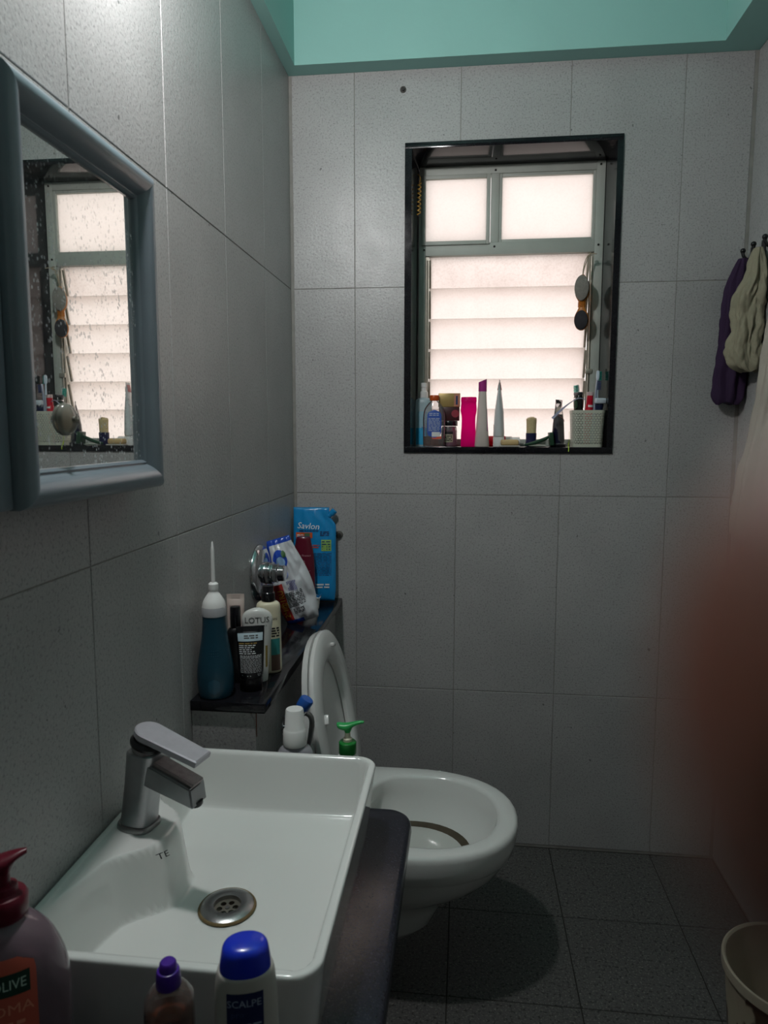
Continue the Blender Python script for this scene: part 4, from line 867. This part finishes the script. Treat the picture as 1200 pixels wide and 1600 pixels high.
# red tube lying behind
t = thing('red_tube', 'red and white tube lying on the sill behind the soap', 'tube', (0.565, 2.192, S0+0.0155), 0, None, None, 0, PI/2)
latheo('tube_body', [(0.0155, 0.004), (0.0155, 0.07), (0.0145, 0.072)], translucent('red_plastic', '#e01c40', 0.45), t, 24); latheo('tube_shoulder', [(0.0145, 0.072), (0.0145, 0.09), (0.0135, 0.092)], PLASTW, t, 24); latheo('end_cap', [(0.0135, 0.0), (0.0155, 0.001), (0.0155, 0.004)], MATS['dull_red'], t, 24)
latheo('cap', [(0.0125, 0.092), (0.0125, 0.115), (0.0, 0.1155)], PLASTW, t, 24)
t = thing('soap_bar', 'beige bar of soap lying in front of the white tube', 'soap', (0.645, 2.112, S0), 0.05)
bm = bmesh.new(); box(bm, (-0.026, -0.017, 0.004), (0.026, 0.017, 0.021), 0.006, 3); obj('bar', bm, mat('beige_soap', '#c4a877', 0.5), t)
bm = bmesh.new(); box(bm, (-0.029, -0.02, 0.0), (0.029, 0.02, 0.004), 0.0015); obj('wrapper', bm, translucent('soap_paper', '#d8d4cc', 0.4), t)
t = thing('shaving_brush', 'shaving brush with cream bristles and a navy handle', 'shaving brush', (0.711, 2.155, S0), 0)
latheo('handle', crom([(0.0125, 0.0), (0.0155, 0.003), (0.0165, 0.012), (0.0155, 0.022), (0.016, 0.034), (0.0158, 0.04)], 3), mat('navy_handle', '#1c1d44', 0.3), t, 28)
bm = bmesh.new(); rnd = random.Random(2)
for k in range(170):
    a, r = rnd.uniform(0, 2*PI), 0.0138*math.sqrt(rnd.random()); h = 0.088-0.006*(r/0.0138)**2+rnd.uniform(-0.003, 0.002); sp = 1.12
    tube(bm, [(r*math.cos(a), r*math.sin(a), 0.039), (r*1.03*math.cos(a), r*1.03*math.sin(a), 0.065), (r*sp*math.cos(a), r*sp*math.sin(a), h)], [0.0008, 0.0008, 0.0005], 4)
lathe(bm, [(0.0134, 0.039), (0.0138, 0.06), (0.0142, 0.08), (0.01, 0.0845), (0.0, 0.085)], 20)
b = obj('bristles', bm, mat('cream_bristle', '#c2b186', 0.7, var=0.2, scale=200), t); b['kind'] = 'stuff'
t = thing('razor', 'dark green plastic razor lying by the shaving brush', 'razor', (0.730, 2.105, S0), 0)
GR = mat('dark_green_plastic', '#20402c', 0.4)
tubeo('handle', crom([(-0.042, -0.004, 0.0058), (-0.02, 0.0, 0.010), (0.0, 0.003, 0.0165), (0.018, 0.004, 0.024), (0.028, 0.004, 0.03)], 4), [0.0035+0.0022*math.sin(PI*k/16) for k in range(17)], GR, t, 12)
bm = bmesh.new(); box(bm, (-0.006, -0.019, -0.019), (0.006, 0.019, 0.019), 0.002); bmesh.ops.transform(bm, matrix=Matrix.Translation((0.034, 0.004, 0.0235)) @ Matrix.Rotation(-0.12, 4, 'Y'), verts=bm.verts); obj('head', bm, GR, t)
t = thing('sachet', 'flat pale sachet lying under the green razor', 'sachet', (0.727, 2.113, S0-0.0002), 0.1)
P = Pouch(0.05, 0.03, 0.0022, wr=0.0006, seed=5); o = P.build('film', mat('pale_foil', '#9aa094', 0.35), t, lambda u, v, s: 0, 14, 12); o.rotation_euler = (-PI/2, 0, 0); o.location = (0, -0.014, 0.0034)
t, L = tube_bottle('cleanser_tube', 'clear topped tube with dark blue contents before the basket', (0.786, 2.125, S0), 1.0, 0.023, 0.0185, 0.137, 0.008, CLEAR, mat('glossy_black', '#16161a', 0.15), cap_r=0.024)
Ld = Loft([(0.008, 0.020, 0.0172), (0.012, 0.0213, 0.0178), (0.05, 0.0216, 0.0154), (0.082, 0.0216, 0.0118), (0.095, 0.0216, 0.0085)]); Ld.build('gel', mat('midnight_gel', '#14142a', 0.2), t)
L.fine(-0.018, 0.018, 0.03, 0.04, 2, PW, t, th0=0.4); 
bm = bmesh.new(); tube(bm, [L.by_arc(-0.018+0.036*k/10, 0.092-0.018*k/10, th0=-PI/2, off=0.0012) for k in range(11)], 0.0008, 5); obj('red_line', bm, MATS['dull_red'], t)

# perforated toothbrush basket
bk = thing('toothbrush_basket', 'white perforated plastic basket holding toothbrushes on the sill', 'basket', (0.868, 2.130, S0), 0)
WB = translucent('basket_plastic', '#d4d6c6', 0.25)
def bring(z, s, n=72):
    hx_, hy_, r = 0.0460*s, 0.037*s, 0.017; per = []
    tot = 4*(hx_-r)+4*(hy_-r)+2*PI*r
    for i in range(n):
        d = tot*i/n
        segs = [(2*(hx_-r), 'b'), (PI*r/2, 'br'), (2*(hy_-r), 'r'), (PI*r/2, 'tr'), (2*(hx_-r), 't'), (PI*r/2, 'tl'), (2*(hy_-r), 'l'), (PI*r/2, 'bl')]
        for ln, nm in segs:
            if d <= ln: break
            d -= ln
        f = d/ln
        if nm == 'b': p = (-(hx_-r)+d, -hy_)
        elif nm == 'br': a = -PI/2+f*PI/2; p = (hx_-r+r*math.cos(a), -(hy_-r)+r*math.sin(a))
        elif nm == 'r': p = (hx_, -(hy_-r)+d)
        elif nm == 'tr': a = f*PI/2; p = (hx_-r+r*math.cos(a), hy_-r+r*math.sin(a))
        elif nm == 't': p = (hx_-r-d, hy_)
        elif nm == 'tl': a = PI/2+f*PI/2; p = (-(hx_-r)+r*math.cos(a), hy_-r+r*math.sin(a))
        elif nm == 'l': p = (-hx_, hy_-r-d)
        else: a = PI+f*PI/2; p = (-(hx_-r)+r*math.cos(a), -(hy_-r)+r*math.sin(a))
        per.append(Vector((p[0], p[1], z)))
    return per
def bpt(u, z): # u in ring steps
    s = 0.92+0.10*z/0.106; R = bring(z, s); i = int(math.floor(u)) % 72; f = u-math.floor(u); return R[i].lerp(R[(i+1) % 72], f)
bm = bmesh.new(); nr = 13; zs = [0.008+(0.098-0.008)*k/nr for k in range(nr+1)]; rnd = random.Random(1)
RG = {z: bring(z, 0.92+0.10*z/0.106) for z in zs}
for j in range(nr):
    for i in range(72):
        i2 = (i+1) % 72; a, b, c, d = RG[zs[j]][i], RG[zs[j]][i2], RG[zs[j+1]][i2], RG[zs[j+1]][i]
        cc = (a+b+c+d)/4; flip = 1 if (i+j) % 2 else -1
        # triangular opening in every cell
        up_ = (d-a)*0.34; rg_ = (b-a)*0.38
        tri = [cc-rg_-up_*flip, cc+rg_-up_*flip, cc+up_*flip] 
        V = [bm.verts.new(p) for p in (a, b, c, d)]; T = [bm.verts.new(p) for p in tri]
        if flip > 0:
            for f in ((V[0], V[1], T[1], T[0]), (V[1], V[2], T[2], T[1]), (V[2], V[3], T[2]), (V[3], V[0], T[0], T[2])): bm.faces.new(f)
        else:
            for f in ((V[3], V[2], T[1], T[0]), (V[2], V[1], T[2], T[1]), (V[1], V[0], T[2]), (V[0], V[3], T[0], T[2])): bm.faces.new(f)
bmesh.ops.remove_doubles(bm, verts=bm.verts, dist=1e-5)
o = obj('perforated_wall', bm, WB, bk, 60); md = o.modifiers.new('thick', 'SOLIDIFY'); md.thickness = 0.0014
for z0, z1, nm in ((0.0, 0.0085, 'foot_band'), (0.0975, 0.106, 'rim_band')):
    bm = bmesh.new(); R = []
    for z, e_ in ((z0, 0.0), (z0, 0.014), (z1, 0.014), (z1, -0.03), (z0 if z0 else 0.002, -0.03)):
        s = 0.92+0.10*z/0.106+e_; R.append(bring(z, s))
    if z0 == 0: skin_rings(bm, R[1:4]+[bring(0.002, 0.9)])
    else: R = R[1:]; R.append(R[0]); skin_rings(bm, R, cap0=False, cap1=False)
    obj(nm, bm, WB, bk, 40)
BX, BY = 0.866, 2.130
def stick(name, label, cat, a, b, group=None):
    """an Empty at a with local z towards b"""
    o = bpy.data.objects.new(name, None); COL.objects.link(o); M = frame_to(a, b); o.matrix_world = M; tag(o, label, cat, group); return o, (Vector(b)-Vector(a)).length
TQ = mat('teal_bristle', '#1fa796', 0.6)
def toothbrush(label, a, b, m, bm_, roll=0.0, sc_=1.0):
    o, ln = stick('toothbrush', label, 'toothbrush', a, b); o.matrix_world = o.matrix_world @ Matrix.Rotation(roll, 4, 'Z')
    L = Loft(crom([(0, 0.0045, 0.004), (0.02, 0.006, 0.005), (ln*0.35, 0.0062, 0.0052), (ln*0.62, 0.0045, 0.004), (ln-0.03, 0.003, 0.003), (ln-0.026, 0.0052, 0.003), (ln-0.012, 0.0062, 0.003), (ln-0.002, 0.005, 0.0028), (ln, 0.003, 0.002)], 3), 16); L.build('handle', m, o)
    bm = bmesh.new()
    for k in range(6):
        for q in (-1, 0, 1): box(bm, (q*0.0035-0.0014, -0.0125+0.0008*(k % 2), ln-0.027+k*0.0043), (q*0.0035+0.0014, -0.0025, ln-0.0238+k*0.0043), 0.0004, 1)
    obj('bristle_tufts', bm, bm_, o); return o
toothbrush('tall white toothbrush with teal bristles standing in the basket', (BX+0.030, BY+0.006, S0+0.006), (BX+0.033, BY+0.022, S0+0.222), mat('pale_blue_handle', '#a9b9c4', 0.3), TQ, -0.7)
toothbrush('shorter clear toothbrush with teal tufted head leaning left in the basket', (BX-0.010, BY+0.022, S0+0.004), (BX-0.024, BY+0.026, S0+0.182), clear_plastic('clear_handle', '#d5d9d6', 0.5), TQ, 0.9)
toothbrush('clear toothbrush with navy grip beside the tall toothbrush', (BX+0.016, BY-0.008, S0+0.004), (BX+0.025, BY-0.012, S0+0.192), mat('clear_blue_handle', '#8f96a6', 0.2), mat('navy_bristle', '#26335c', 0.6), 0.3)
t, ln = stick('beard_trimmer', 'black and green trimmer standing in the basket', 'trimmer', (BX-0.019, BY-0.002, S0+0.004), (BX-0.026, BY-0.006, S0+0.152))
L = Loft(crom([(0, 0.011, 0.009, 2.6), (0.01, 0.013, 0.011, 2.6), (0.09, 0.0135, 0.011, 2.6), (0.13, 0.014, 0.0115, 2.6), (0.142, 0.013, 0.010, 2.6), (0.148, 0.0115, 0.008, 3)], 2), 28); L.build('body', mat('trimmer_green_black', '#151c18', 0.25), t)
Lt = Loft([(0.146, 0.0135, 0.0085, 4), (0.153, 0.0142, 0.0085, 4), (0.155, 0.0132, 0.006, 4)], 24); Lt.build('blade', mat('blade_steel', '#55565a', 0.35, 0.9), t); L.patch('green_inlay', -0.009, 0.009, 0.108, 0.132, GR, t, round_=0.006); L.patch('silver_arc', -0.012, 0.012, 0.135, 0.139, CHROME, t)
t, ln = stick('small_red_tube', 'red and white toothpaste tube standing in the basket', 'tube', (BX+0.004, BY+0.004, S0+0.004), (BX+0.009, BY-0.002, S0+0.160))
Lr = Loft([(0, 0.013, 0.003, 2.4), (0.05, 0.0135, 0.0085, 2.3), (0.105, 0.0125, 0.0115, 2.1), (0.122, 0.0105, 0.0105, 2)], 24); Lr.build('tube_body', mat('red_toothpaste', '#c2162e', 0.3), t); Lr.patch('white_swoosh', -0.013, 0.013, 0.112, 0.118, PLASTW, t); latheo('cap', [(0.009, 0.122), (0.0098, 0.124), (0.0092, 0.145), (0.0, 0.146)], MATS['red_toothpaste'], t, 20); latheo('cap_top', [(0.0094, 0.145), (0.0102, 0.147), (0.0098, 0.155), (0.0, 0.156)], mat('pale_pink_cap', '#c8b4b2', 0.4), t, 20)
t, ln = stick('cartridge_razor', 'navy and white cartridge razor standing in the basket by the jamb', 'razor', (BX+0.030, BY-0.006, S0+0.004), (BX+0.033, BY-0.020, S0+0.135))
Lz = Loft(crom([(0, 0.005, 0.005), (0.04, 0.006, 0.0055), (0.09, 0.0085, 0.0065), (0.118, 0.0125, 0.007), (0.128, 0.009, 0.006)], 3), 20); Lz.build('handle', mat('navy_grip', '#1b2444', 0.35), t)
bm = bmesh.new(); box(bm, (-0.0165, -0.012, 0.122), (0.0165, 0.003, 0.138), 0.004, 3); obj('head', bm, mat('razor_head_white', '#c9d3dc', 0.25), t)
t = thing('tongue_cleaner', 'thin white curved strip leaning out of the basket', 'tongue cleaner', (BX-0.022, BY-0.028, S0+0.106), 0)
bm = bmesh.new(); pts = crom([(0.016, 0.012, 0.030), (0.004, 0.004, 0.034), (-0.012, -0.008, 0.032), (-0.036, -0.022, 0.018), (-0.062, -0.026, -0.004), (-0.082, -0.027, -0.024)], 5)
R = []
for k, p in enumerate(pts):
    q = pts[min(k+1, len(pts)-1)]; pr_ = pts[max(k-1, 0)]; d = (Vector(q)-Vector(pr_)).normalized(); n_ = Vector((0, 1, 0)).cross(d).normalized(); w = 0.0012+0.0022*sst(12, 22, k); P_ = Vector(p)
    R.append([P_+n_*w+Vector((0, 0.0008, 0)), P_-n_*w+Vector((0, 0.0008, 0)), P_-n_*w-Vector((0, 0.0008, 0)), P_+n_*w-Vector((0, 0.0008, 0))])
skin_rings(bm, R); obj('strip', bm, mat('strip_blue_white', '#a9acc2', 0.35), t)
bm = bmesh.new(); tube(bm, crom([(0.0, 0.0, 0.044), (0.0005, -0.002, 0.02), (-0.003, -0.012, 0.004), (-0.003, -0.020, -0.004), (-0.0035, -0.022, -0.014)], 5), [0.0004]*8+[0.0012]*13, 6)
tag(obj('plastic_tag', bm, mat('lime_plastic', '#b7d43a', 0.4), None), 'thin lime green plastic tag hanging over the sill edge', 'tag').location = (0.814, 2.0985, S0+0.0012)

# foot brush hanging at the window
fb = thing('foot_brush', 'wooden foot brush with grey pumice hanging on a cord by louvres', 'brush', (0.850, 2.176, 1.74), -0.3)
TAN = mat('tan_wood', '#b06a1e', 0.45); PUM = mat('grey_pumice', '#7f7b74', 0.9, var=0.25, scale=150, bump=0.6)
def paddle(name, prof_, y0, y1, m):
    bm = bmesh.new(); R = []
    for y, ins in ((y0, 0.0018), (y0+0.0015, 0.0), (y1-0.0015, 0.0), (y1, 0.0018)):
        R.append([Vector((x-math.copysign(min(abs(x), ins), x), y, z)) for x, z in prof_])
    skin_rings(bm, R); return obj(name, bm, m, fb, 60)
right = crom([(0.004, -0.004), (0.013, -0.016), (0.0205, -0.036), (0.019, -0.062), (0.011, -0.078), (0.0075, -0.090), (0.011, -0.103), (0.019, -0.120), (0.0205, -0.138), (0.014, -0.156), (0.004, -0.163)], 3)
paddle('wooden_body', right+[(-x, z) for x, z in reversed(right)], -0.004, 0.006, TAN)
def disc(cz, rx, rz, n=32): return [(rx*math.cos(2*PI*i/n), cz+rz*math.sin(2*PI*i/n)) for i in range(n)]
paddle('pumice_pad', disc(-0.043, 0.0205, 0.036), -0.016, -0.004, PUM); paddle('rasp_pad', disc(-0.134, 0.0195, 0.028), -0.009, -0.004, mat('dark_rasp', '#2c2a2e', 0.8, var=0.3, scale=300, bump=0.4))
bm = bmesh.new(); 
for k in range(4): tube(bm, [(0.0108*math.cos(a), 0.001+0.0065*math.sin(a), -0.083-k*0.004) for a in [2*PI*i/16 for i in range(17)]], 0.0014, 6)
obj('cord_wrap', bm, mat('orange_cord', '#b56a14', 0.6), fb)
bm = bmesh.new(); ROPE = mat('beige_cord', '#8f8672', 0.8)
tube(bm, crom([(0.0, 0, -0.008), (0.003, 0.0, 0.012), (0.008, 0.002, 0.03), (0.014, 0.004, 0.048), (0.02, 0.004, 0.055)], 4), 0.0016, 6); tube(bm, crom([(0.0, -0.002, -0.008), (0.001, 0.0, 0.012), (0.005, 0.002, 0.034), (0.013, 0.004, 0.05), (0.026, -0.002, 0.053), (0.038, -0.01, 0.049)], 4), 0.0014, 6)
tube(bm, crom([(0.012, 0.006, 0.046), (0.02, -0.003, 0.05), (0.019, 0.006, 0.058), (0.012, 0.002, 0.056)], 4), 0.0018, 6); obj('cord', bm, ROPE, fb)
# twisted wire on the left jamb
bm = bmesh.new(); tube(bm, [(0.0055*math.cos(k*0.42)+0.001, 0.004*math.sin(k*0.42)-k*0.0002, -0.00085*k) for k in range(116)], 0.0012, 6); tube(bm, crom([(0.001, 0.0, 0.0), (0.004, 0.004, 0.012), (0.001, 0.006, 0.022), (-0.004, 0.008, 0.026)], 3), 0.001, 6)
tag(obj('twisted_wire', bm, mat('brass_wire', '#c79a45', 0.45, 0.3), None), 'curly brass coloured wire hanging on the granite jamb', 'wire').location = (0.369, 2.160, 2.005)

# wall plugs
for (x, z, lab) in ((0.328, 2.231, 'dark broken wall plug above the window'), (0.139, 0.968, 'grey capped pipe stub beside the blue pouch')):
    t = thing('wall_plug', lab, 'wall plug', (x, D, z)); r = 0.009 if z > 2 else 0.012
    latheo('collar', [(r, 0.0), (r*0.95, 0.003), (r*0.6, 0.006)], mat('dirty_plug', '#55524e', 0.7), t, 14, Matrix.Rotation(PI/2, 4, 'X')); latheo('stub', [(r*0.55, 0.004), (r*0.5, 0.012), (0.0, 0.0125)], mat('plug_dark', '#2c2a28', 0.7), t, 12, Matrix.Rotation(PI/2+0.2, 4, 'X'))

# ------------------------------------------------------------------ hooks and clothes on the right wall
HKM = mat('black_hook', '#0e0d10', 0.35)
HZ = 1.742
for k, (y, lab) in enumerate(((2.045, 'black coat hook carrying the purple garment'), (1.975, 'black coat hook carrying the beige garment'), (1.905, 'black coat hook on the tiles beside the beige garment'))):
    h = thing('coat_hook', lab, 'hook', (W, y, HZ), 0, 'black coat hooks in a row')
    boxo('back_plate', (-0.004, -0.012, -0.035), (-0.0002, 0.012, 0.03), HKM, h, 0.0015)
    tubeo('upper_prong', crom([(-0.003, 0, 0.002), (-0.012, 0, -0.004), (-0.020, 0, -0.001), (-0.026, 0, 0.008), (-0.027, 0, 0.017)], 4), [0.0042]*14+[0.0046, 0.005, 0.005], HKM, h, 10)
    latheo('prong_tip', crom([(0.0, -0.007), (0.005, -0.005), (0.007, 0.0), (0.005, 0.005), (0.0, 0.007)], 2), HKM, h, 14, Matrix.Translation((-0.027, 0, 0.019)), 180)
def garment(name, label, loc, path, m, seed, n=96, fold=7, cat='garment', crump=0.8):
    """hanging cloth as a closed folded tube. path: (z, cx, cy, half x, half y, fold depth)"""
    t = thing(name, label, cat, loc); bm = bmesh.new(); R = []
    path = crom(path, 9)
    for z, cx, cy, ax, ay, fd in path:
        ring = []
        for i in range(n):
            a = 2*PI*i/n; f = 1+fd*(math.sin(fold*a+2.2*noise.noise(Vector((z*6, seed, 0))))+0.6*noise.noise(Vector((math.cos(a)*2.2+seed, math.sin(a)*2.2, z*9)))+0.5*noise.noise(Vector((a*3.3, z*22, seed)))+crump*(abs(noise.noise(Vector((math.cos(a)*2.6+seed, math.sin(a)*2.6+z*5, z*15))))-0.25)+crump*0.7*abs(noise.noise(Vector((math.cos(a)*6, math.sin(a)*6-z*9, z*34+seed)))))
            ring.append(Vector((min(cx+ax*f*math.cos(a), -0.0015-loc[0]+W), cy+ay*f*math.sin(a), z+0.004*math.sin(3*a+seed)*(1 if z < -0.05 else 0))))
        R.append(ring)
    skin_rings(bm, R); obj('cloth', bm, m, t, 180); return t
PURC = mat('purple_cloth', '#2e1838', 0.85, var=0.2, scale=60, bump=0.4, bscale=700); BEI = mat('beige_cloth', '#8f8974', 0.85, var=0.12, scale=25, bump=0.4, bscale=500); WHC = mat('cream_towel', '#a8a196', 0.9, var=0.1, scale=20, bump=0.5, bscale=600)
garment('purple_garment', 'dark purple garment hanging from the hook nearest the window wall', (W, 2.045, HZ), [(-0.002, -0.026, -0.002, 0.012, 0.010, 0.05), (-0.03, -0.028, 0.0, 0.020, 0.018, 0.15), (-0.09, -0.034, 0.0, 0.030, 0.024, 0.18), (-0.18, -0.036, 0.0, 0.032, 0.026, 0.2), (-0.28, -0.040, 0.0, 0.034, 0.026, 0.2), (-0.36, -0.043, 0.0, 0.034, 0.025, 0.2), (-0.385, -0.043, 0.0, 0.026, 0.018, 0.15)], PURC, 1.3)
garment('beige_garment', 'crumpled beige garment hanging over the purple one', (W, 1.958, HZ), [(0.004, -0.022, -0.004, 0.010, 0.014, 0.05), (-0.02, -0.022, 0.0, 0.016, 0.022, 0.12), (-0.07, -0.024, 0.0, 0.021, 0.030, 0.2), (-0.115, -0.034, 0.0, 0.032, 0.032, 0.2), (-0.16, -0.036, 0.002, 0.034, 0.033, 0.18), (-0.20, -0.037, 0.0, 0.032, 0.033, 0.22), (-0.25, -0.041, 0.0, 0.038, 0.032, 0.16), (-0.29, -0.038, 0.0, 0.034, 0.030, 0.12), (-0.305, -0.028, -0.002, 0.020, 0.024, 0.08)], BEI, 4.1, fold=5, crump=2.2)
garment('cream_towel', 'long cream towel hanging in folds from the wall by the garments', (W, 1.80, HZ), [(0.0, -0.014, 0.0, 0.008, 0.02, 0.05), (-0.08, -0.018, 0.0, 0.014, 0.035, 0.15), (-0.24, -0.024, 0.0, 0.02, 0.045, 0.18), (-0.42, -0.032, 0.0, 0.028, 0.05, 0.15), (-0.58, -0.044, 0.01, 0.04, 0.055, 0.15), (-0.70, -0.05, 0.01, 0.046, 0.058, 0.15), (-0.72, -0.05, 0.01, 0.040, 0.052, 0.1)], WHC, 7.7, fold=6, cat='towel')
h = thing('coat_hook', 'black coat hook carrying the cream towel', 'hook', (W, 1.80, HZ+0.004), 0, 'black coat hooks in a row')
boxo('back_plate', (-0.004, -0.012, -0.035), (-0.0002, 0.012, 0.03), HKM, h, 0.0015)
tubeo('upper_prong', crom([(-0.003, 0, 0.002), (-0.018, 0, -0.004), (-0.032, 0, 0.0), (-0.039, 0, 0.010), (-0.040, 0, 0.020)], 4), 0.0045, HKM, h, 10)

# ------------------------------------------------------------------ bucket
bu = thing('bucket', 'off white plastic bucket with brown leaf pattern on the floor', 'bucket', (1.136, 1.265, 0.0005), 0)
def leafy():
    m = mat('patterned_bucket', '#8f8672', 0.45); nt = m.node_tree; N = nt.nodes; Lk = nt.links; b = N['Principled BSDF']
    tc = N.new('ShaderNodeTexCoord'); mp = N.new('ShaderNodeMapping'); mp.inputs['Scale'].default_value = (9, 9, 4.5); mp.inputs['Rotation'].default_value = (0.5, 0.35, 0); Lk.new(tc.outputs['Object'], mp.inputs[0])
    v = N.new('ShaderNodeTexNoise'); v.inputs['Scale'].default_value = 2.1; v.inputs['Detail'].default_value = 1.5; v.inputs['Distortion'].default_value = 0.8; Lk.new(mp.outputs[0], v.inputs['Vector'])
    r = N.new('ShaderNodeValToRGB'); e = r.color_ramp.elements; e[0].position = 0.53; e[1].position = 0.56; e[0].color = (*rgb('#3a2a1a'), 1); e[1].color = (*rgb('#a49b86'), 1); Lk.new(v.outputs['Fac'], r.inputs[0]); Lk.new(r.outputs[0], b.inputs['Base Color']); return m
H = 0.30
bm = bmesh.new(); lathe(bm, [(0.094, 0.0), (0.097, 0.003), (0.108, 0.12), (0.122, H-0.018), (0.1205, H-0.018), (0.106, 0.12), (0.095, 0.006), (0.0, 0.006)], 56, None, True, True); obj('pail', bm, leafy(), bu)
BUW = mat('bucket_rim', '#aaa18f', 0.4)
bm = bmesh.new(); R = [(0.1205, H-0.018), (0.128, H-0.019), (0.1285, H-0.006), (0.1275, H-0.001), (0.124, H), (0.1205, H-0.003), (0.1195, H-0.018), (0.1205, H-0.018)]
lathe(bm, R, 56, None, False, False); obj('rim', bm, BUW, bu)
bm = bmesh.new(); lathe(bm, [(0.1192, H-0.016), (0.1047, 0.12), (0.0945, 0.0075), (0.0, 0.007)], 56, None, False, True); obj('inner_lining', bm, BUW, bu, fix=False)
tubeo('handle', [(0.1315*math.cos(a), 0.1315*math.sin(a), H-0.014-0.085*math.cos(a/1.35*PI/2)) for a in [-1.35+2.7*k/24 for k in range(25)]], 0.003, CHROMED, bu, 8)

# ------------------------------------------------------------------ the hand holding the camera: one fingertip reaches past the lens
def cp(x, y, z): return CAM+rt*x+up*y+fw*z
SK = mat('brown_skin', '#7a4a3a', 0.5, var=0.12, scale=60, bump=0.25, bscale=600, sss=0.3)
verts = []; edges = []; rads = []
def chain(pts, start=None):
    prev = start
    for (x, y, z, r) in pts:
        verts.append(cp(x, y, z)); rads.append(r); i = len(verts)-1
        if prev is not None: edges.append((prev, i))
        prev = i
    return prev
chain([(0.105, -0.150, -0.065, 0.022)])                       # wrist (root)
palm = chain([(0.098, -0.115, -0.055, 0.022)], 0); palm2 = chain([(0.090, -0.085, -0.045, 0.021)], palm)
chain([(0.120, -0.200, -0.085, 0.025), (0.145, -0.275, -0.115, 0.029)], 0)
chain([(0.080, -0.045, -0.032, 0.0095), (0.062, -0.020, -0.004, 0.0082), (0.042, -0.009, 0.0125, 0.0072), (0.026, -0.0056, 0.0150, 0.0090), (0.0142, -0.0047, 0.0150, 0.0088), (0.0061, -0.0045, 0.0150, 0.0073)], palm2)
for k, (dy, rr) in enumerate(((-0.060, 0.0092), (-0.080, 0.0088), (-0.099, 0.0078))):
    chain([(0.082, dy, -0.028, rr), (0.066, dy+0.002, -0.004, rr*0.92), (0.046, dy+0.002, 0.001, rr*0.85), (0.030-0.004*k, dy, -0.006, rr*0.75)], palm2 if k < 2 else palm)
chain([(0.085, -0.085, -0.066, 0.0125), (0.062, -0.062, -0.068, 0.0105), (0.040, -0.045, -0.060, 0.0095), (0.024, -0.034, -0.052, 0.0075)], palm)
me = bpy.data.meshes.new('hand'); me.from_pydata([tuple(v) for v in verts], edges, []); me.update()
hand = bpy.data.objects.new('hand', me); COL.objects.link(hand); me.materials.append(SK)
sm = hand.modifiers.new('skin', 'SKIN')
for i, sv_ in enumerate(me.skin_vertices[0].data): sv_.radius = (rads[i], rads[i]); sv_.use_root = (i == 0)
ss_ = hand.modifiers.new('sub', 'SUBSURF'); ss_.levels = 2; ss_.render_levels = 2
sm.use_smooth_shade = True
tag(hand, 'brown skinned hand with one blurred fingertip close to the lens', 'hand')
